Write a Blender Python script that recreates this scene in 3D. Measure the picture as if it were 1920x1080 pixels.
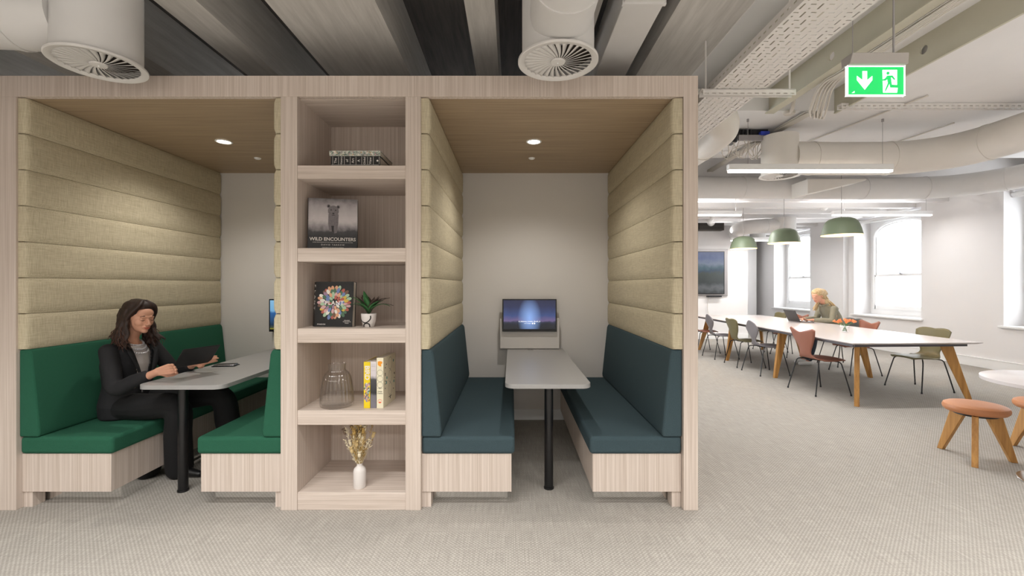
import bpy, bmesh, math, random
from mathutils import Vector, Matrix, Euler
R = math.radians
random.seed(7)
for o in list(bpy.data.objects): bpy.data.objects.remove(o, do_unlink=True)
scn = bpy.context.scene
C = scn.collection
# ------------------------------------------------------------------ camera, world, lights
cam_d = bpy.data.cameras.new('camera'); cam = bpy.data.objects.new('camera', cam_d); C.objects.link(cam)
cam.location = (0, 0, 1.38); cam.rotation_euler = (R(90), 0, 0)
cam_d.sensor_width = 36; cam_d.lens = 830 / 1920 * 36
cam_d.shift_x = 1 / 1920; cam_d.shift_y = -4 / 1920; cam_d.clip_start = 0.02; cam_d.clip_end = 200
scn.camera = cam
scn.view_settings.view_transform = 'Standard'; scn.view_settings.look = 'None'
scn.view_settings.exposure = 0.0; scn.view_settings.gamma = 1.0; scn.view_settings.use_curve_mapping = False
w = bpy.data.worlds.new('daylight_sky'); scn.world = w; w.use_nodes = True
w.node_tree.nodes['Background'].inputs['Color'].default_value = (0.90, 0.95, 1.0, 1)
w.node_tree.nodes['Background'].inputs['Strength'].default_value = 9.5
def area(name, loc, size, power, col=(1, .93, .86), rot=(0, 0, 0), portal=False, spread=None):
    l = bpy.data.lights.new(name, 'AREA'); l.shape = 'RECTANGLE'; l.size, l.size_y = size; l.energy = power; l.color = col
    if portal: l.cycles.is_portal = True
    if spread: l.spread = R(spread)
    o = bpy.data.objects.new(name, l); C.objects.link(o); o.location = loc; o.rotation_euler = rot
    return o
def spot(name, loc, power, col, size=100, blend=.25, rad=.04):
    l = bpy.data.lights.new(name, 'SPOT'); l.energy = power; l.color = col; l.spot_size = R(size); l.spot_blend = blend
    l.shadow_soft_size = rad
    o = bpy.data.objects.new(name, l); C.objects.link(o); o.location = loc
    return o
# ceiling luminaires of the room the camera stands in (behind and beside the camera)
for x, y, p in ((-3.2, -.5, 68), (0.2, -.5, 68), (3.4, -.5, 68), (-3.2, -2.2, 68), (0.2, -2.2, 68), (3.4, -2.2, 68)):
    area('ceiling_luminaire_light', (x, y, 2.75), (1.8, .3), p, (1, .985, .965), spread=125 if y > -1 else 165)
area('ceiling_luminaire_light', (-1.3, 1.0, 2.9), (2.4, .12), 45, (1, .985, .965), spread=115)
area('ceiling_luminaire_light', (2.3, 1.0, 2.9), (1.8, .12), 35, (1, .985, .965), spread=115)
for x, y, z, p in ((3.25, 4.83, 2.60, 52), (6.6, 8.03, 2.63, 18), (3.3, 8.03, 2.63, 66), (5.7, 10.6, 2.43, 38), (6.9, 13.0, 2.68, 7)):
    area('linear_light_output', (x, y, z), (1.7, .05), p, (1, .99, .98))
# added upward fill lamps that brighten the ceiling, most without any fitting
for x, y, z, p in ((6.3, 8.03, 2.75, 12), (3.3, 8.03, 2.75, 12), (5.8, 10.6, 2.65, 10), (2.6, 1.0, 2.45, 20), (5.6, 2.6, 2.45, 32), (-1.6, .4, 2.5, 20), (-3.4, -.6, 2.5, 20), (1.4, -1.0, 2.5, 20)):
    area('ceiling_fill_uplight', (x, y, z), (1.7, .06), p, (1, .98, .95), (R(180), 0, 0))
for x, sx in ((-2.316, 1), (0.18, 1)):
    spot('booth_downlight_output', (x, 3.565, 2.525), 46, (1, .95, .88), 140, .7, .05)

# ------------------------------------------------------------------ materials
def nt(name):
    m = bpy.data.materials.new(name); m.use_nodes = True
    return m, m.node_tree, m.node_tree.nodes['Principled BSDF']
def rgb(c):
    if isinstance(c, str):
        c = c.lstrip('#'); v = [int(c[i:i+2], 16) / 255 for i in (0, 2, 4)]
        return tuple((x / 12.92 if x <= .04045 else ((x + .055) / 1.055) ** 2.4) for x in v) + (1,)
    return tuple(c) + ((1,) if len(c) == 3 else ())
def plain(name, c, rough=.5, metal=0, emis=None, es=0, bump=0, bscale=60, vary=0, spec=None, coat=0):
    m, t, b = nt(name); b.inputs['Base Color'].default_value = rgb(c); b.inputs['Roughness'].default_value = rough
    b.inputs['Metallic'].default_value = metal
    if spec is not None: b.inputs['Specular IOR Level'].default_value = spec
    if coat: b.inputs['Coat Weight'].default_value = coat
    if emis: b.inputs['Emission Color'].default_value = rgb(emis); b.inputs['Emission Strength'].default_value = es
    if bump or vary:
        tc = t.nodes.new('ShaderNodeTexCoord'); n = t.nodes.new('ShaderNodeTexNoise'); n.inputs['Scale'].default_value = bscale
        n.inputs['Detail'].default_value = 5; t.links.new(tc.outputs['Object'], n.inputs['Vector'])
        if bump:
            bp = t.nodes.new('ShaderNodeBump'); bp.inputs['Strength'].default_value = bump; bp.inputs['Distance'].default_value = .01
            t.links.new(n.outputs['Fac'], bp.inputs['Height']); t.links.new(bp.outputs['Normal'], b.inputs['Normal'])
        if vary:
            cc = rgb(c); mx = t.nodes.new('ShaderNodeMix'); mx.data_type = 'RGBA'
            mx.inputs[6].default_value = tuple(x * (1 - vary) for x in cc[:3]) + (1,); mx.inputs[7].default_value = tuple(min(1, x * (1 + vary)) for x in cc[:3]) + (1,)
            t.links.new(n.outputs['Fac'], mx.inputs[0]); t.links.new(mx.outputs[2], b.inputs['Base Color'])
    return m
def grain(name, c1, c2, scale, rough=.5, bump=.05, second=None):
    """stretched noise: wood grain or woven threads. scale=(x,y,z)"""
    m, t, b = nt(name); b.inputs['Roughness'].default_value = rough
    tc = t.nodes.new('ShaderNodeTexCoord'); mp = t.nodes.new('ShaderNodeMapping'); mp.inputs['Scale'].default_value = scale
    t.links.new(tc.outputs['Object'], mp.inputs['Vector'])
    n = t.nodes.new('ShaderNodeTexNoise'); n.inputs['Scale'].default_value = 1; n.inputs['Detail'].default_value = 4; n.inputs['Roughness'].default_value = .65
    t.links.new(mp.outputs[0], n.inputs['Vector'])
    fac = n.outputs['Fac']
    if second:
        mp2 = t.nodes.new('ShaderNodeMapping'); mp2.inputs['Scale'].default_value = second; t.links.new(tc.outputs['Object'], mp2.inputs['Vector'])
        n2 = t.nodes.new('ShaderNodeTexNoise'); n2.inputs['Scale'].default_value = 1; n2.inputs['Detail'].default_value = 3; t.links.new(mp2.outputs[0], n2.inputs['Vector'])
        a = t.nodes.new('ShaderNodeMath'); a.operation = 'ADD'; t.links.new(fac, a.inputs[0]); t.links.new(n2.outputs['Fac'], a.inputs[1])
        a2 = t.nodes.new('ShaderNodeMath'); a2.operation = 'MULTIPLY'; t.links.new(a.outputs[0], a2.inputs[0]); a2.inputs[1].default_value = .5
        fac = a2.outputs[0]
    rp = t.nodes.new('ShaderNodeValToRGB'); rp.color_ramp.elements[0].position = .32; rp.color_ramp.elements[1].position = .68
    rp.color_ramp.elements[0].color = rgb(c1); rp.color_ramp.elements[1].color = rgb(c2)
    t.links.new(fac, rp.inputs[0]); t.links.new(rp.outputs[0], b.inputs['Base Color'])
    bp = t.nodes.new('ShaderNodeBump'); bp.inputs['Strength'].default_value = bump; bp.inputs['Distance'].default_value = .003
    t.links.new(fac, bp.inputs['Height']); t.links.new(bp.outputs[0], b.inputs['Normal'])
    return m
M = {}
W1, W2 = '#bdada0', '#dacdc3'
M['wood_z'] = grain('ash_veneer_vertical', W1, W2, (95, 95, 1.0), .5)
M['wood_x'] = grain('ash_veneer_lengthwise', W1, W2, (1.3, 85, 85), .5)
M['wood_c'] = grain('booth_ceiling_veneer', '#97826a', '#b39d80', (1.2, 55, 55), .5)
M['linen'] = grain('cream_linen', '#aca085', '#d8ceb3', (12, 12, 260), .9, .5, (260, 260, 14))
M['linen2'] = M['linen']
M['green'] = plain('green_wool', '#2c614b', .95, bump=.5, bscale=420, vary=.22, spec=.2)
M['teal'] = plain('slate_teal_wool', '#43545a', .95, bump=.6, bscale=420, vary=.30, spec=.2)
M['mirror'] = plain('polished_steel', (.80, .80, .79), .08, 1)
M['white'] = plain('white_paint', '#d9d5d1', .7, vary=.02, bscale=3)
M['bwhite'] = plain('bright_white_paint', '#e6e4e4', .7, vary=.02, bscale=3)
M['trimw'] = plain('gloss_white', '#eeeeee', .35)
M['laminate'] = plain('grey_laminate', '#a3a2a1', .35)
M['lam_edge'] = plain('grey_laminate_edge', '#8d8b89', .45)
M['black'] = plain('black_metal', '#121214', .35)
M['blackp'] = plain('black_plastic', '#15161a', .4)
M['duct'] = plain('painted_duct', '#d8d6d4', .55, vary=.04, bscale=8, bump=.15)
M['duct2'] = plain('painted_duct_warm', '#dcd7d0', .6, vary=.05, bscale=6, bump=.2)
M['vane'] = plain('diffuser_white', '#dedbd8', .45)
M['beam'] = grain('painted_board_marked_concrete', '#b9b5af', '#d0ccc6', (26, 2, 26), .8, .35)
M['steelb'] = plain('painted_steel_beam', '#c0bcaa', .7, vary=.08, bscale=5)
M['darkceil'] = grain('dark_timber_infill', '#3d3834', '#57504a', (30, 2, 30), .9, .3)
M['soffit'] = plain('painted_soffit', '#e3e1e0', .8, vary=.05, bscale=2.5, bump=.1)
M['tray'] = plain('painted_tray', '#dedad6', .5)
M['cable'] = plain('white_cable', '#cfc9c0', .5)
M['oak'] = grain('oak', '#9c6c34', '#c4924f', (30, 30, 2), .45)
M['oakx'] = grain('oak_leg', '#9c6c34', '#c4924f', (30, 30, 2), .45)
M['tabwhite'] = plain('white_table_laminate', '#d8d2d2', .22)
M['tabdark'] = plain('table_dark_edge', '#57545a', .5)
M['terra'] = plain('terracotta_lacquer', '#96614f', .45)
M['olive'] = plain('olive_lacquer', '#77704f', .45)
M['greyl'] = plain('grey_lacquer', '#807c80', .45)
M['slatel'] = plain('slate_lacquer', '#5a6064', .45)
M['leather'] = plain('terracotta_leather', '#b5784e', .5, bump=.1, bscale=120, vary=.08)
M['lampg'] = plain('sage_green_shade', '#6d7962', .5)
M['lampin'] = plain('lamp_lining', '#f3dcae', .6, emis='#ffd28a', es=1.0)
M['tubeglow'] = plain('light_diffuser', '#ffffff', .4, emis='#ffeedd', es=9)
M['downglow'] = plain('downlight_lens', '#ffffff', .4, emis='#fff4e4', es=12)
M['skin'] = plain('skin', '#cf9a80', .55)
M['skin2'] = plain('fair_skin', '#d9a48c', .55)
M['lips'] = plain('lip', '#b0604e', .5)
M['brow'] = plain('brow_dark', '#3a2418', .8)
M['browb'] = plain('brow_blonde', '#8a6844', .8)
M['hair'] = grain('dark_brown_hair', '#130c08', '#38221a', (90, 90, 20), .6, .4)
M['hairb'] = grain('blonde_hair', '#a98c62', '#d8c49e', (90, 90, 20), .45, .4)
M['suit'] = plain('black_suit', '#17171b', .8, bump=.2, bscale=300)
M['trous'] = plain('black_trousers', '#0c0c0f', .85)
M['shirt'] = plain('white_blouse', '#d9d2d2', .7)
M['khaki'] = plain('khaki_shirt', '#8a8878', .8, bump=.3, bscale=30, vary=.1)
M['jeans'] = plain('dark_jeans', '#3a4350', .85)
M['beads'] = plain('silver_beads', '#d6d4d8', .25, .4)
M['shoe'] = plain('black_shoe', '#101012', .4)
M['shoew'] = plain('white_trainer', '#e2e0de', .5)
M['petal'] = plain('orange_petal', '#f0905a', .6)
M['stem'] = plain('green_stem', '#4f7040', .6)
M['leafd'] = plain('dark_leaf', '#3b2c26', .5, vary=.3, bscale=20)
M['leafg'] = plain('green_leaf', '#35683a', .45, vary=.3, bscale=20)
M['ceram'] = plain('white_ceramic', '#dcd6d2', .55)
M['dried'] = plain('dried_straw', '#cbb280', .8, vary=.2, bscale=40)
M['dried2'] = plain('dried_gold', '#a98a4e', .8, vary=.2, bscale=40)
M['dried3'] = plain('dried_cream', '#dfd3b6', .8)
M['dried4'] = plain('dried_purple_brown', '#6e5a4a', .8)
M['paper'] = plain('paper', '#cfc6b8', .8)
M['ink'] = plain('ink_black', '#141313', .5)
M['inkw'] = plain('ink_white', '#e6e0da', .5)
M['inky'] = plain('book_yellow', '#e8cc12', .45)
M['cream'] = plain('book_cream', '#e6dfc4', .5)
M['orange'] = plain('ink_orange', '#ef9a22', .5)
M['red'] = plain('ink_red', '#e2603a', .5)
M['tealink'] = plain('ink_teal', '#2a8a86', .5)
M['exitg'] = plain('exit_green', '#0fb45a', .4, emis='#10d868', es=.75)
M['exitw'] = plain('exit_white', '#ffffff', .4, emis='#f6fff8', es=.9)
M['greym'] = plain('grey_metal', '#9a9696', .4, .3)
M['zinc'] = plain('sign_housing', '#aaa49f', .45)
M['blue'] = plain('blue_connector', '#2a3fb0', .5)
M['gap'] = plain('dark_gap', '#3b332c', .9)
M['facade'] = plain('pale_stone', '#d8d6d2', .8)
M['linegrey'] = plain('street_grey', '#6e7278', .8)
M['dark'] = plain('dark_grille', '#55504c', .7)
M['chrome'] = plain('brushed_steel', (.62, .63, .65), .25, 1)
def glass(name, tint=(1, 1, 1), rough=0.0, alpha=.9):
    m = bpy.data.materials.new(name); m.use_nodes = True; t = m.node_tree; t.nodes.clear()
    o = t.nodes.new('ShaderNodeOutputMaterial'); mx = t.nodes.new('ShaderNodeMixShader'); tr = t.nodes.new('ShaderNodeBsdfTransparent'); gl = t.nodes.new('ShaderNodeBsdfGlossy')
    tr.inputs[0].default_value = tint + (1,); gl.inputs['Roughness'].default_value = rough
    fr0 = t.nodes.new('ShaderNodeLayerWeight'); fr1 = t.nodes.new('ShaderNodeMath'); fr1.operation = 'POWER'; fr1.inputs[1].default_value = 3.0; t.links.new(fr0.outputs['Facing'], fr1.inputs[0]); fr = t.nodes.new('ShaderNodeMath'); fr.operation = 'MULTIPLY_ADD'; fr.inputs[1].default_value = .55; fr.inputs[2].default_value = .04; t.links.new(fr1.outputs[0], fr.inputs[0])
    t.links.new(fr.outputs[0], mx.inputs[0]); t.links.new(tr.outputs[0], mx.inputs[1]); t.links.new(gl.outputs[0], mx.inputs[2]); t.links.new(mx.outputs[0], o.inputs[0])
    return m
M['pane'] = glass('window_glass'); M['thin'] = glass('ribbed_glass', (.975, .97, .965))
m, t, b = nt('clear_glass'); b.inputs['Transmission Weight'].default_value = 1; b.inputs['Roughness'].default_value = .02; b.inputs['IOR'].default_value = 1.45
b.inputs['Base Color'].default_value = (.97, .96, .96, 1); M['glass'] = m
# carpet
m, t, b = nt('woven_carpet'); b.inputs['Roughness'].default_value = .95; b.inputs['Specular IOR Level'].default_value = .15
tc = t.nodes.new('ShaderNodeTexCoord')
def _n(scale, det=3):
    mp = t.nodes.new('ShaderNodeMapping'); mp.inputs['Scale'].default_value = scale; t.links.new(tc.outputs['Object'], mp.inputs[0])
    n = t.nodes.new('ShaderNodeTexNoise'); n.inputs['Scale'].default_value = 1; n.inputs['Detail'].default_value = det; t.links.new(mp.outputs[0], n.inputs[0]); return n.outputs['Fac']
def _m(op, a, c):
    k = t.nodes.new('ShaderNodeMath'); k.operation = op
    for i, v in enumerate((a, c)):
        if isinstance(v, (int, float)): k.inputs[i].default_value = v
        else: t.links.new(v, k.inputs[i])
    return k.outputs[0]
sep = t.nodes.new('ShaderNodeSeparateXYZ'); t.links.new(tc.outputs['Object'], sep.inputs[0])
wx = _m('SINE', _m('MULTIPLY', sep.outputs[0], 2 * math.pi / .022), 0); wy = _m('SINE', _m('MULTIPLY', sep.outputs[1], 2 * math.pi / .022), 0)
weave = _m('MULTIPLY', wx, wy)
f = _m('ADD', _m('MULTIPLY', _n((150, 6, 1)), .6), _m('MULTIPLY', _n((6, 150, 1)), .45))
f = _m('ADD', f, _m('MULTIPLY', _n((260, 260, 1)), .6)); f = _m('ADD', f, _m('MULTIPLY', weave, .22)); f = _m('MULTIPLY', f, .5)
rp = t.nodes.new('ShaderNodeValToRGB'); rp.color_ramp.elements[0].position = .34; rp.color_ramp.elements[1].position = .64
rp.color_ramp.elements[0].color = rgb('#938e87'); rp.color_ramp.elements[1].color = rgb('#c3beb6')
t.links.new(f, rp.inputs[0]); t.links.new(rp.outputs[0], b.inputs['Base Color'])
bp = t.nodes.new('ShaderNodeBump'); bp.inputs['Strength'].default_value = .5; bp.inputs['Distance'].default_value = .004
t.links.new(f, bp.inputs['Height']); t.links.new(bp.outputs[0], b.inputs['Normal']); M['carpet'] = m
def picture(name, stops, noise_scale=6, emis=1.0, warp=.15, glow=None, base=False, axis=2, rng=(0, 1)):
    """vertical gradient broken by noise, for printed or lit pictures. stops: (pos,color). Object coords, axis up, rng=(zlo,zhi)"""
    m, t, b = nt(name); tc = t.nodes.new('ShaderNodeTexCoord'); sep = t.nodes.new('ShaderNodeSeparateXYZ'); t.links.new(tc.outputs['Object'], sep.inputs[0])
    n = t.nodes.new('ShaderNodeTexNoise'); n.inputs['Scale'].default_value = noise_scale; n.inputs['Detail'].default_value = 8; t.links.new(tc.outputs['Object'], n.inputs[0])
    mr = t.nodes.new('ShaderNodeMapRange'); mr.inputs[1].default_value = rng[0]; mr.inputs[2].default_value = rng[1]; t.links.new(sep.outputs[axis], mr.inputs[0])
    a = t.nodes.new('ShaderNodeMath'); a.operation = 'MULTIPLY_ADD'; t.links.new(n.outputs['Fac'], a.inputs[0]); a.inputs[1].default_value = warp; t.links.new(mr.outputs[0], a.inputs[2])
    a2 = t.nodes.new('ShaderNodeMath'); a2.operation = 'SUBTRACT'; t.links.new(a.outputs[0], a2.inputs[0]); a2.inputs[1].default_value = warp / 2
    rp = t.nodes.new('ShaderNodeValToRGB'); els = rp.color_ramp.elements
    while len(els) < len(stops): els.new(.5)
    for e, (p, c) in zip(els, stops): e.position = p; e.color = rgb(c)
    t.links.new(a2.outputs[0], rp.inputs[0]); out = rp.outputs[0]
    if glow:
        gx, gz, gr, gc = glow; vm = t.nodes.new('ShaderNodeMapping'); vm.inputs['Location'].default_value = (-gx / gr, 0, -gz / (gr * 1.8)); vm.inputs['Scale'].default_value = (1 / gr, 0, 1 / (gr * 1.8))
        t.links.new(tc.outputs['Object'], vm.inputs[0]); g = t.nodes.new('ShaderNodeTexGradient'); g.gradient_type = 'SPHERICAL'; t.links.new(vm.outputs[0], g.inputs[0])
        mx = t.nodes.new('ShaderNodeMix'); mx.data_type = 'RGBA'; t.links.new(g.outputs['Fac'], mx.inputs[0]); t.links.new(out, mx.inputs[6]); mx.inputs[7].default_value = rgb(gc); out = mx.outputs[2]
    if base: t.links.new(out, b.inputs['Base Color']); b.inputs['Roughness'].default_value = .4
    else:
        b.inputs['Base Color'].default_value = (.01, .01, .01, 1); b.inputs['Roughness'].default_value = .25
        t.links.new(out, b.inputs['Emission Color']); b.inputs['Emission Strength'].default_value = emis
    return m

# ------------------------------------------------------------------ mesh helpers
class MB:
    def __init__(s): s.v = []; s.f = []; s.mi = []; s.cur = 0
    def add(s, vs, fs, X=None):
        k = len(s.v)
        s.v += [tuple(X @ Vector(p)) if X else tuple(p) for p in vs]
        s.f += [tuple(i + k for i in f) for f in fs]; s.mi += [s.cur] * len(fs); return s
    def box(s, x0, x1, y0, y1, z0, z1, X=None):
        return s.add([(x0,y0,z0),(x1,y0,z0),(x1,y1,z0),(x0,y1,z0),(x0,y0,z1),(x1,y0,z1),(x1,y1,z1),(x0,y1,z1)],
                     [(0,3,2,1),(4,5,6,7),(0,1,5,4),(1,2,6,5),(2,3,7,6),(3,0,4,7)], X)
    def loft(s, rings, cap=True, closed=True):
        n = len(rings[0]); vs = [p for r in rings for p in r]; fs = []
        for i in range(len(rings) - 1):
            for j in range(n if closed else n - 1):
                a, b2 = i * n + j, i * n + (j + 1) % n; fs.append((a, b2, b2 + n, a + n))
        if cap and closed: fs.append(tuple(reversed(range(n)))); fs.append(tuple(range((len(rings)-1)*n, len(rings)*n)))
        return s.add(vs, fs)
    def tube(s, pts, r, n=10, cap=True):
        pts = [Vector(p) for p in pts]; rings = []; up = None
        for i, p in enumerate(pts):
            d = (pts[min(i+1, len(pts)-1)] - pts[max(i-1, 0)]).normalized()
            if up is None: up = Vector((0,0,1)) if abs(d.z) < .9 else Vector((1,0,0))
            a = d.cross(up).normalized(); up = a.cross(d).normalized()
            rr = r[i] if isinstance(r, (list, tuple)) else r
            rings.append([p + a * math.cos(2*math.pi*k/n) * rr + up * math.sin(2*math.pi*k/n) * rr for k in range(n)])
        return s.loft(rings, cap)
    def cyl(s, p0, p1, r0, r1=None, n=24, cap=True): return s.tube([p0, p1], [r0, r1 if r1 is not None else r0], n, cap)
    def lathe(s, prof, c=(0,0,0), n=32, cap=False, wob=None):
        rings = []
        for r, z in prof:
            rings.append([(c[0] + (r*(1+(wob(k/n) if wob else 0)))*math.cos(2*math.pi*k/n), c[1] + (r*(1+(wob(k/n) if wob else 0)))*math.sin(2*math.pi*k/n), c[2] + z) for k in range(n)])
        return s.loft(rings, cap)
    def ell(s, c, r, X=None, n=14, m=10):
        rings = []
        for i in range(m + 1):
            th = math.pi * i / m; rr = max(math.sin(th), 1e-3)
            rings.append([Vector((c[0] + r[0]*rr*math.cos(2*math.pi*k/n), c[1] + r[1]*rr*math.sin(2*math.pi*k/n), c[2] - r[2]*math.cos(th))) for k in range(n)])
        if X: rings = [[X @ p for p in q] for q in rings]
        return s.loft(rings)
    def prism(s, poly, d0, d1, axis='y', X=None):
        n = len(poly)
        def P(a, b2, d): return {'y': (a, d, b2), 'x': (d, a, b2), 'z': (a, b2, d)}[axis]
        return s.add([P(a, b2, d0) for a, b2 in poly] + [P(a, b2, d1) for a, b2 in poly],
                     [tuple(range(n)), tuple(reversed(range(n, 2*n)))] + [(i, (i+1) % n + 0, (i+1) % n + n, i + n) for i in range(n)], X)
TM = {}
def thing(name, label, cat, loc=(0,0,0), rz=0, group=None, kind=None):
    o = bpy.data.objects.new(name, None); C.objects.link(o); o.location = loc; o.rotation_euler = (0, 0, rz); o.empty_display_size = .1
    tag(o, label, cat, group, kind); TM[o.name] = Matrix.Translation(loc) @ Matrix.Rotation(rz, 4, 'Z')
    return o
def tag(o, label=None, cat=None, group=None, kind=None):
    if label: o['label'] = label
    if cat: o['category'] = cat
    if group: o['group'] = group
    if kind: o['kind'] = kind
    return o
def fin(me, smooth):
    bm = bmesh.new(); bm.from_mesh(me); bmesh.ops.remove_doubles(bm, verts=bm.verts, dist=1e-6); bmesh.ops.recalc_face_normals(bm, faces=bm.faces); bm.to_mesh(me); bm.free()
    if smooth:
        me.polygons.foreach_set('use_smooth', [True] * len(me.polygons)); me.set_sharp_from_angle(angle=R(smooth if smooth is not True else 38))
def obj(name, mb, mat, parent=None, world=True, smooth=True, bevel=0, bseg=2, base=None, recalc=True):
    """link a MB as one mesh. world=True: coordinates are world coords (moved into the parent's or base's frame)"""
    me = bpy.data.meshes.new(name); me.from_pydata([tuple(p) for p in mb.v], [], mb.f)
    mats = mat if isinstance(mat, (list, tuple)) else [mat]
    for q in mats: me.materials.append(q)
    if len(mats) > 1: me.polygons.foreach_set('material_index', mb.mi)
    if parent is not None and world and parent.name in TM: me.transform(TM[parent.name].inverted())
    if base: me.transform(Matrix.Translation(-Vector(base)))
    if recalc: fin(me, smooth)
    o = bpy.data.objects.new(name, me); C.objects.link(o)
    if base: o.location = base
    TM[o.name] = (TM.get(parent.name, Matrix()) if parent is not None else Matrix.Translation(base) if base else Matrix())
    if parent is not None: o.parent = parent
    if bevel:
        bv = o.modifiers.new('bevel', 'BEVEL'); bv.width = bevel; bv.segments = bseg; bv.limit_method = 'ANGLE'; bv.angle_limit = R(40)
    return o
def box(name, dims, mat, parent=None, bevel=0, bseg=2, **k):
    return obj(name, MB().box(*dims), mat, parent, bevel=bevel, bseg=bseg, **k)
def struct(name, mb, mat, **k):
    o = obj(name, mb, mat, **k); o['kind'] = 'structure'; return o
def dup(src, loc=None, rz=None, parent=None, label=None, group=None):
    c = src.copy(); C.objects.link(c)
    if parent is not None: c.parent = parent
    if loc is not None: c.location = loc
    if rz is not None: c.rotation_euler = (0, 0, rz)
    if label: c['label'] = label
    if group: c['group'] = group
    for ch in src.children: dup(ch, parent=c)
    return c
def text_mb(body, size, X, depth=.0006, align='CENTER', space=1.0, mb=None, bold=0):
    cu = bpy.data.curves.new('t', 'FONT'); cu.body = body; cu.size = size; cu.align_x = align; cu.align_y = 'CENTER'; cu.extrude = depth; cu.space_character = space; cu.offset = bold
    cu.resolution_u = 3
    o = bpy.data.objects.new('t', cu); C.objects.link(o); dg = bpy.context.evaluated_depsgraph_get(); me = bpy.data.meshes.new_from_object(o.evaluated_get(dg))
    mb = mb or MB(); mb.add([v.co.copy() for v in me.vertices], [tuple(p.vertices) for p in me.polygons], X)
    bpy.data.objects.remove(o); bpy.data.meshes.remove(me); bpy.data.curves.remove(cu); return mb
def frame_mat(o, ux, uy):
    """matrix with text x axis ux, text y axis uy"""
    ux, uy = Vector(ux).normalized(), Vector(uy).normalized(); uz = ux.cross(uy)
    return Matrix(((ux.x, uy.x, uz.x, o[0]), (ux.y, uy.y, uz.y, o[1]), (ux.z, uy.z, uz.z, o[2]), (0, 0, 0, 1)))
def bez(pts, n=10):
    """catmull-rom through points"""
    P = [Vector(p) for p in pts]; P = [P[0]*2 - P[1]] + P + [P[-1]*2 - P[-2]]; out = []
    for i in range(1, len(P) - 2):
        for k in range(n):
            t_ = k / n; a, b2, c, d = P[i-1], P[i], P[i+1], P[i+2]
            out.append(.5 * ((2*b2) + (c - a)*t_ + (2*a - 5*b2 + 4*c - d)*t_*t_ + (3*b2 - a - 3*c + d)*t_**3))
    out.append(P[-2]); return out

# ================================================================== SETTING
YF, YB = 2.72, 4.57        # booth front plane and back wall
struct('floor', MB().box(-6, 9, -3.5, 15, -.1, 0), M['carpet'], smooth=False)
# high ceiling: dark infill over the booths, light slab elsewhere
struct('ceiling', MB().box(-6, .96, -3.5, 1.0, 3.42, 3.52).box(.96, 9, -3.5, 15, 3.42, 3.52).box(-6, .96, 6, 15, 3.42, 3.52), M['soffit'], smooth=False)
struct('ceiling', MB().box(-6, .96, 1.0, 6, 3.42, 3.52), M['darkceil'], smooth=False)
for x0, x1, z0 in ((-4.3, -4.1, 3.0), (-3.42, -3.2, 3.0), (-2.78, -2.59, 3.0), (-2.03, -1.79, 3.0), (-1.40, -.775, 3.0), (-.27, -.097, 3.0), (.34, .52, 3.0), (.96, 1.38, 3.0)):
    struct('ceiling_beam', MB().box(x0, x1, -3.4, 8, z0, 3.42), M['beam'], smooth=False)
# flat painted soffit to the right and beyond
struct('ceiling', MB().box(3.39, 8.5, 0, 4.6, 3.2, 3.42).box(1.2, 8.5, 4.6, 6.3, 3.2, 3.42), M['soffit'], smooth=False)
for y in [6.82] + [7.40 + .655 * i for i in range(11)]:
    struct('ceiling_joist', MB().box(1.2, 8.0, y, y + .14, 2.92, 3.42), M['bwhite'], bevel=.005)
# steel beams with web holes
def hole_beam(x, y0, y1, z0, z1, holes, fl=.05, nm='steel_beam'):
    mb = MB(); ys = [y0]; t_ = .012; hr = .034
    zc = (z0 + z1) / 2
    cur = y0
    for h in holes:
        mb.box(x - t_/2, x + t_/2, cur, h - .06, z0, z1)
        n = 20; sq = []; ci = []
        for k in range(n):
            a = 2*math.pi*k/n; ca, sa = math.cos(a), math.sin(a); ci.append((h + hr*ca, zc + hr*sa)); m_ = max(abs(ca)/.06, abs(sa)/((z1-z0)/2)); sq.append((h + ca/m_, zc + sa/m_))
        for s_ in (-t_/2, t_/2):
            vs = [(x+s_, a, b2) for a, b2 in ci] + [(x+s_, a, b2) for a, b2 in sq]
            mb.add(vs, [(k, (k+1) % n, (k+1) % n + n, k + n) for k in range(n)])
        # corner fill
        for s_ in (-t_/2, t_/2):
            for sy in (-.06, .06):
                for sz in (z0, z1):
                    cand = [p for p in sq if (p[0]-h)*sy > 0 and (p[1]-zc)*(sz-zc) > 0]
                    cand.sort(key=lambda p: -p[0]*sy)
                    e1 = max(cand, key=lambda p: abs(p[0]-h) - 0*p[1] if abs(abs(p[0]-h)-.06) < 1e-6 and True else -1)
                    on_y = [p for p in cand if abs(abs(p[0]-h)-.06) < 1e-6]; on_z = [p for p in cand if abs(p[1]-sz) < 1e-6]
                    if on_y and on_z:
                        a = max(on_y, key=lambda p: abs(p[1]-zc)); b2 = max(on_z, key=lambda p: abs(p[0]-h))
                        mb.add([(x+s_, *a), (x+s_, h+sy, sz), (x+s_, *b2)], [(0, 1, 2)])
        mb.add([(x-t_/2, a, b2) for a, b2 in ci] + [(x+t_/2, a, b2) for a, b2 in ci], [(k, (k+1) % n, (k+1) % n + n, k + n) for k in range(n)])
        cur = h + .06
    mb.box(x - t_/2, x + t_/2, cur, y1, z0, z1)
    mb.box(x - fl/2, x + fl/2, y0, y1, z0 - .012, z0)
    return struct(nm, mb, M['steelb'], smooth=False, recalc=True)
hole_beam(2.02, -1, 4.6, 3.18, 3.42, [1.9, 2.9, 3.75], .06)
hole_beam(2.68, -1, 4.6, 3.18, 3.42, [1.7, 2.72, 3.7], .09)
hole_beam(3.36, -1, 4.6, 3.18, 3.42, [1.75, 2.25, 3.6], .02)
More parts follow.
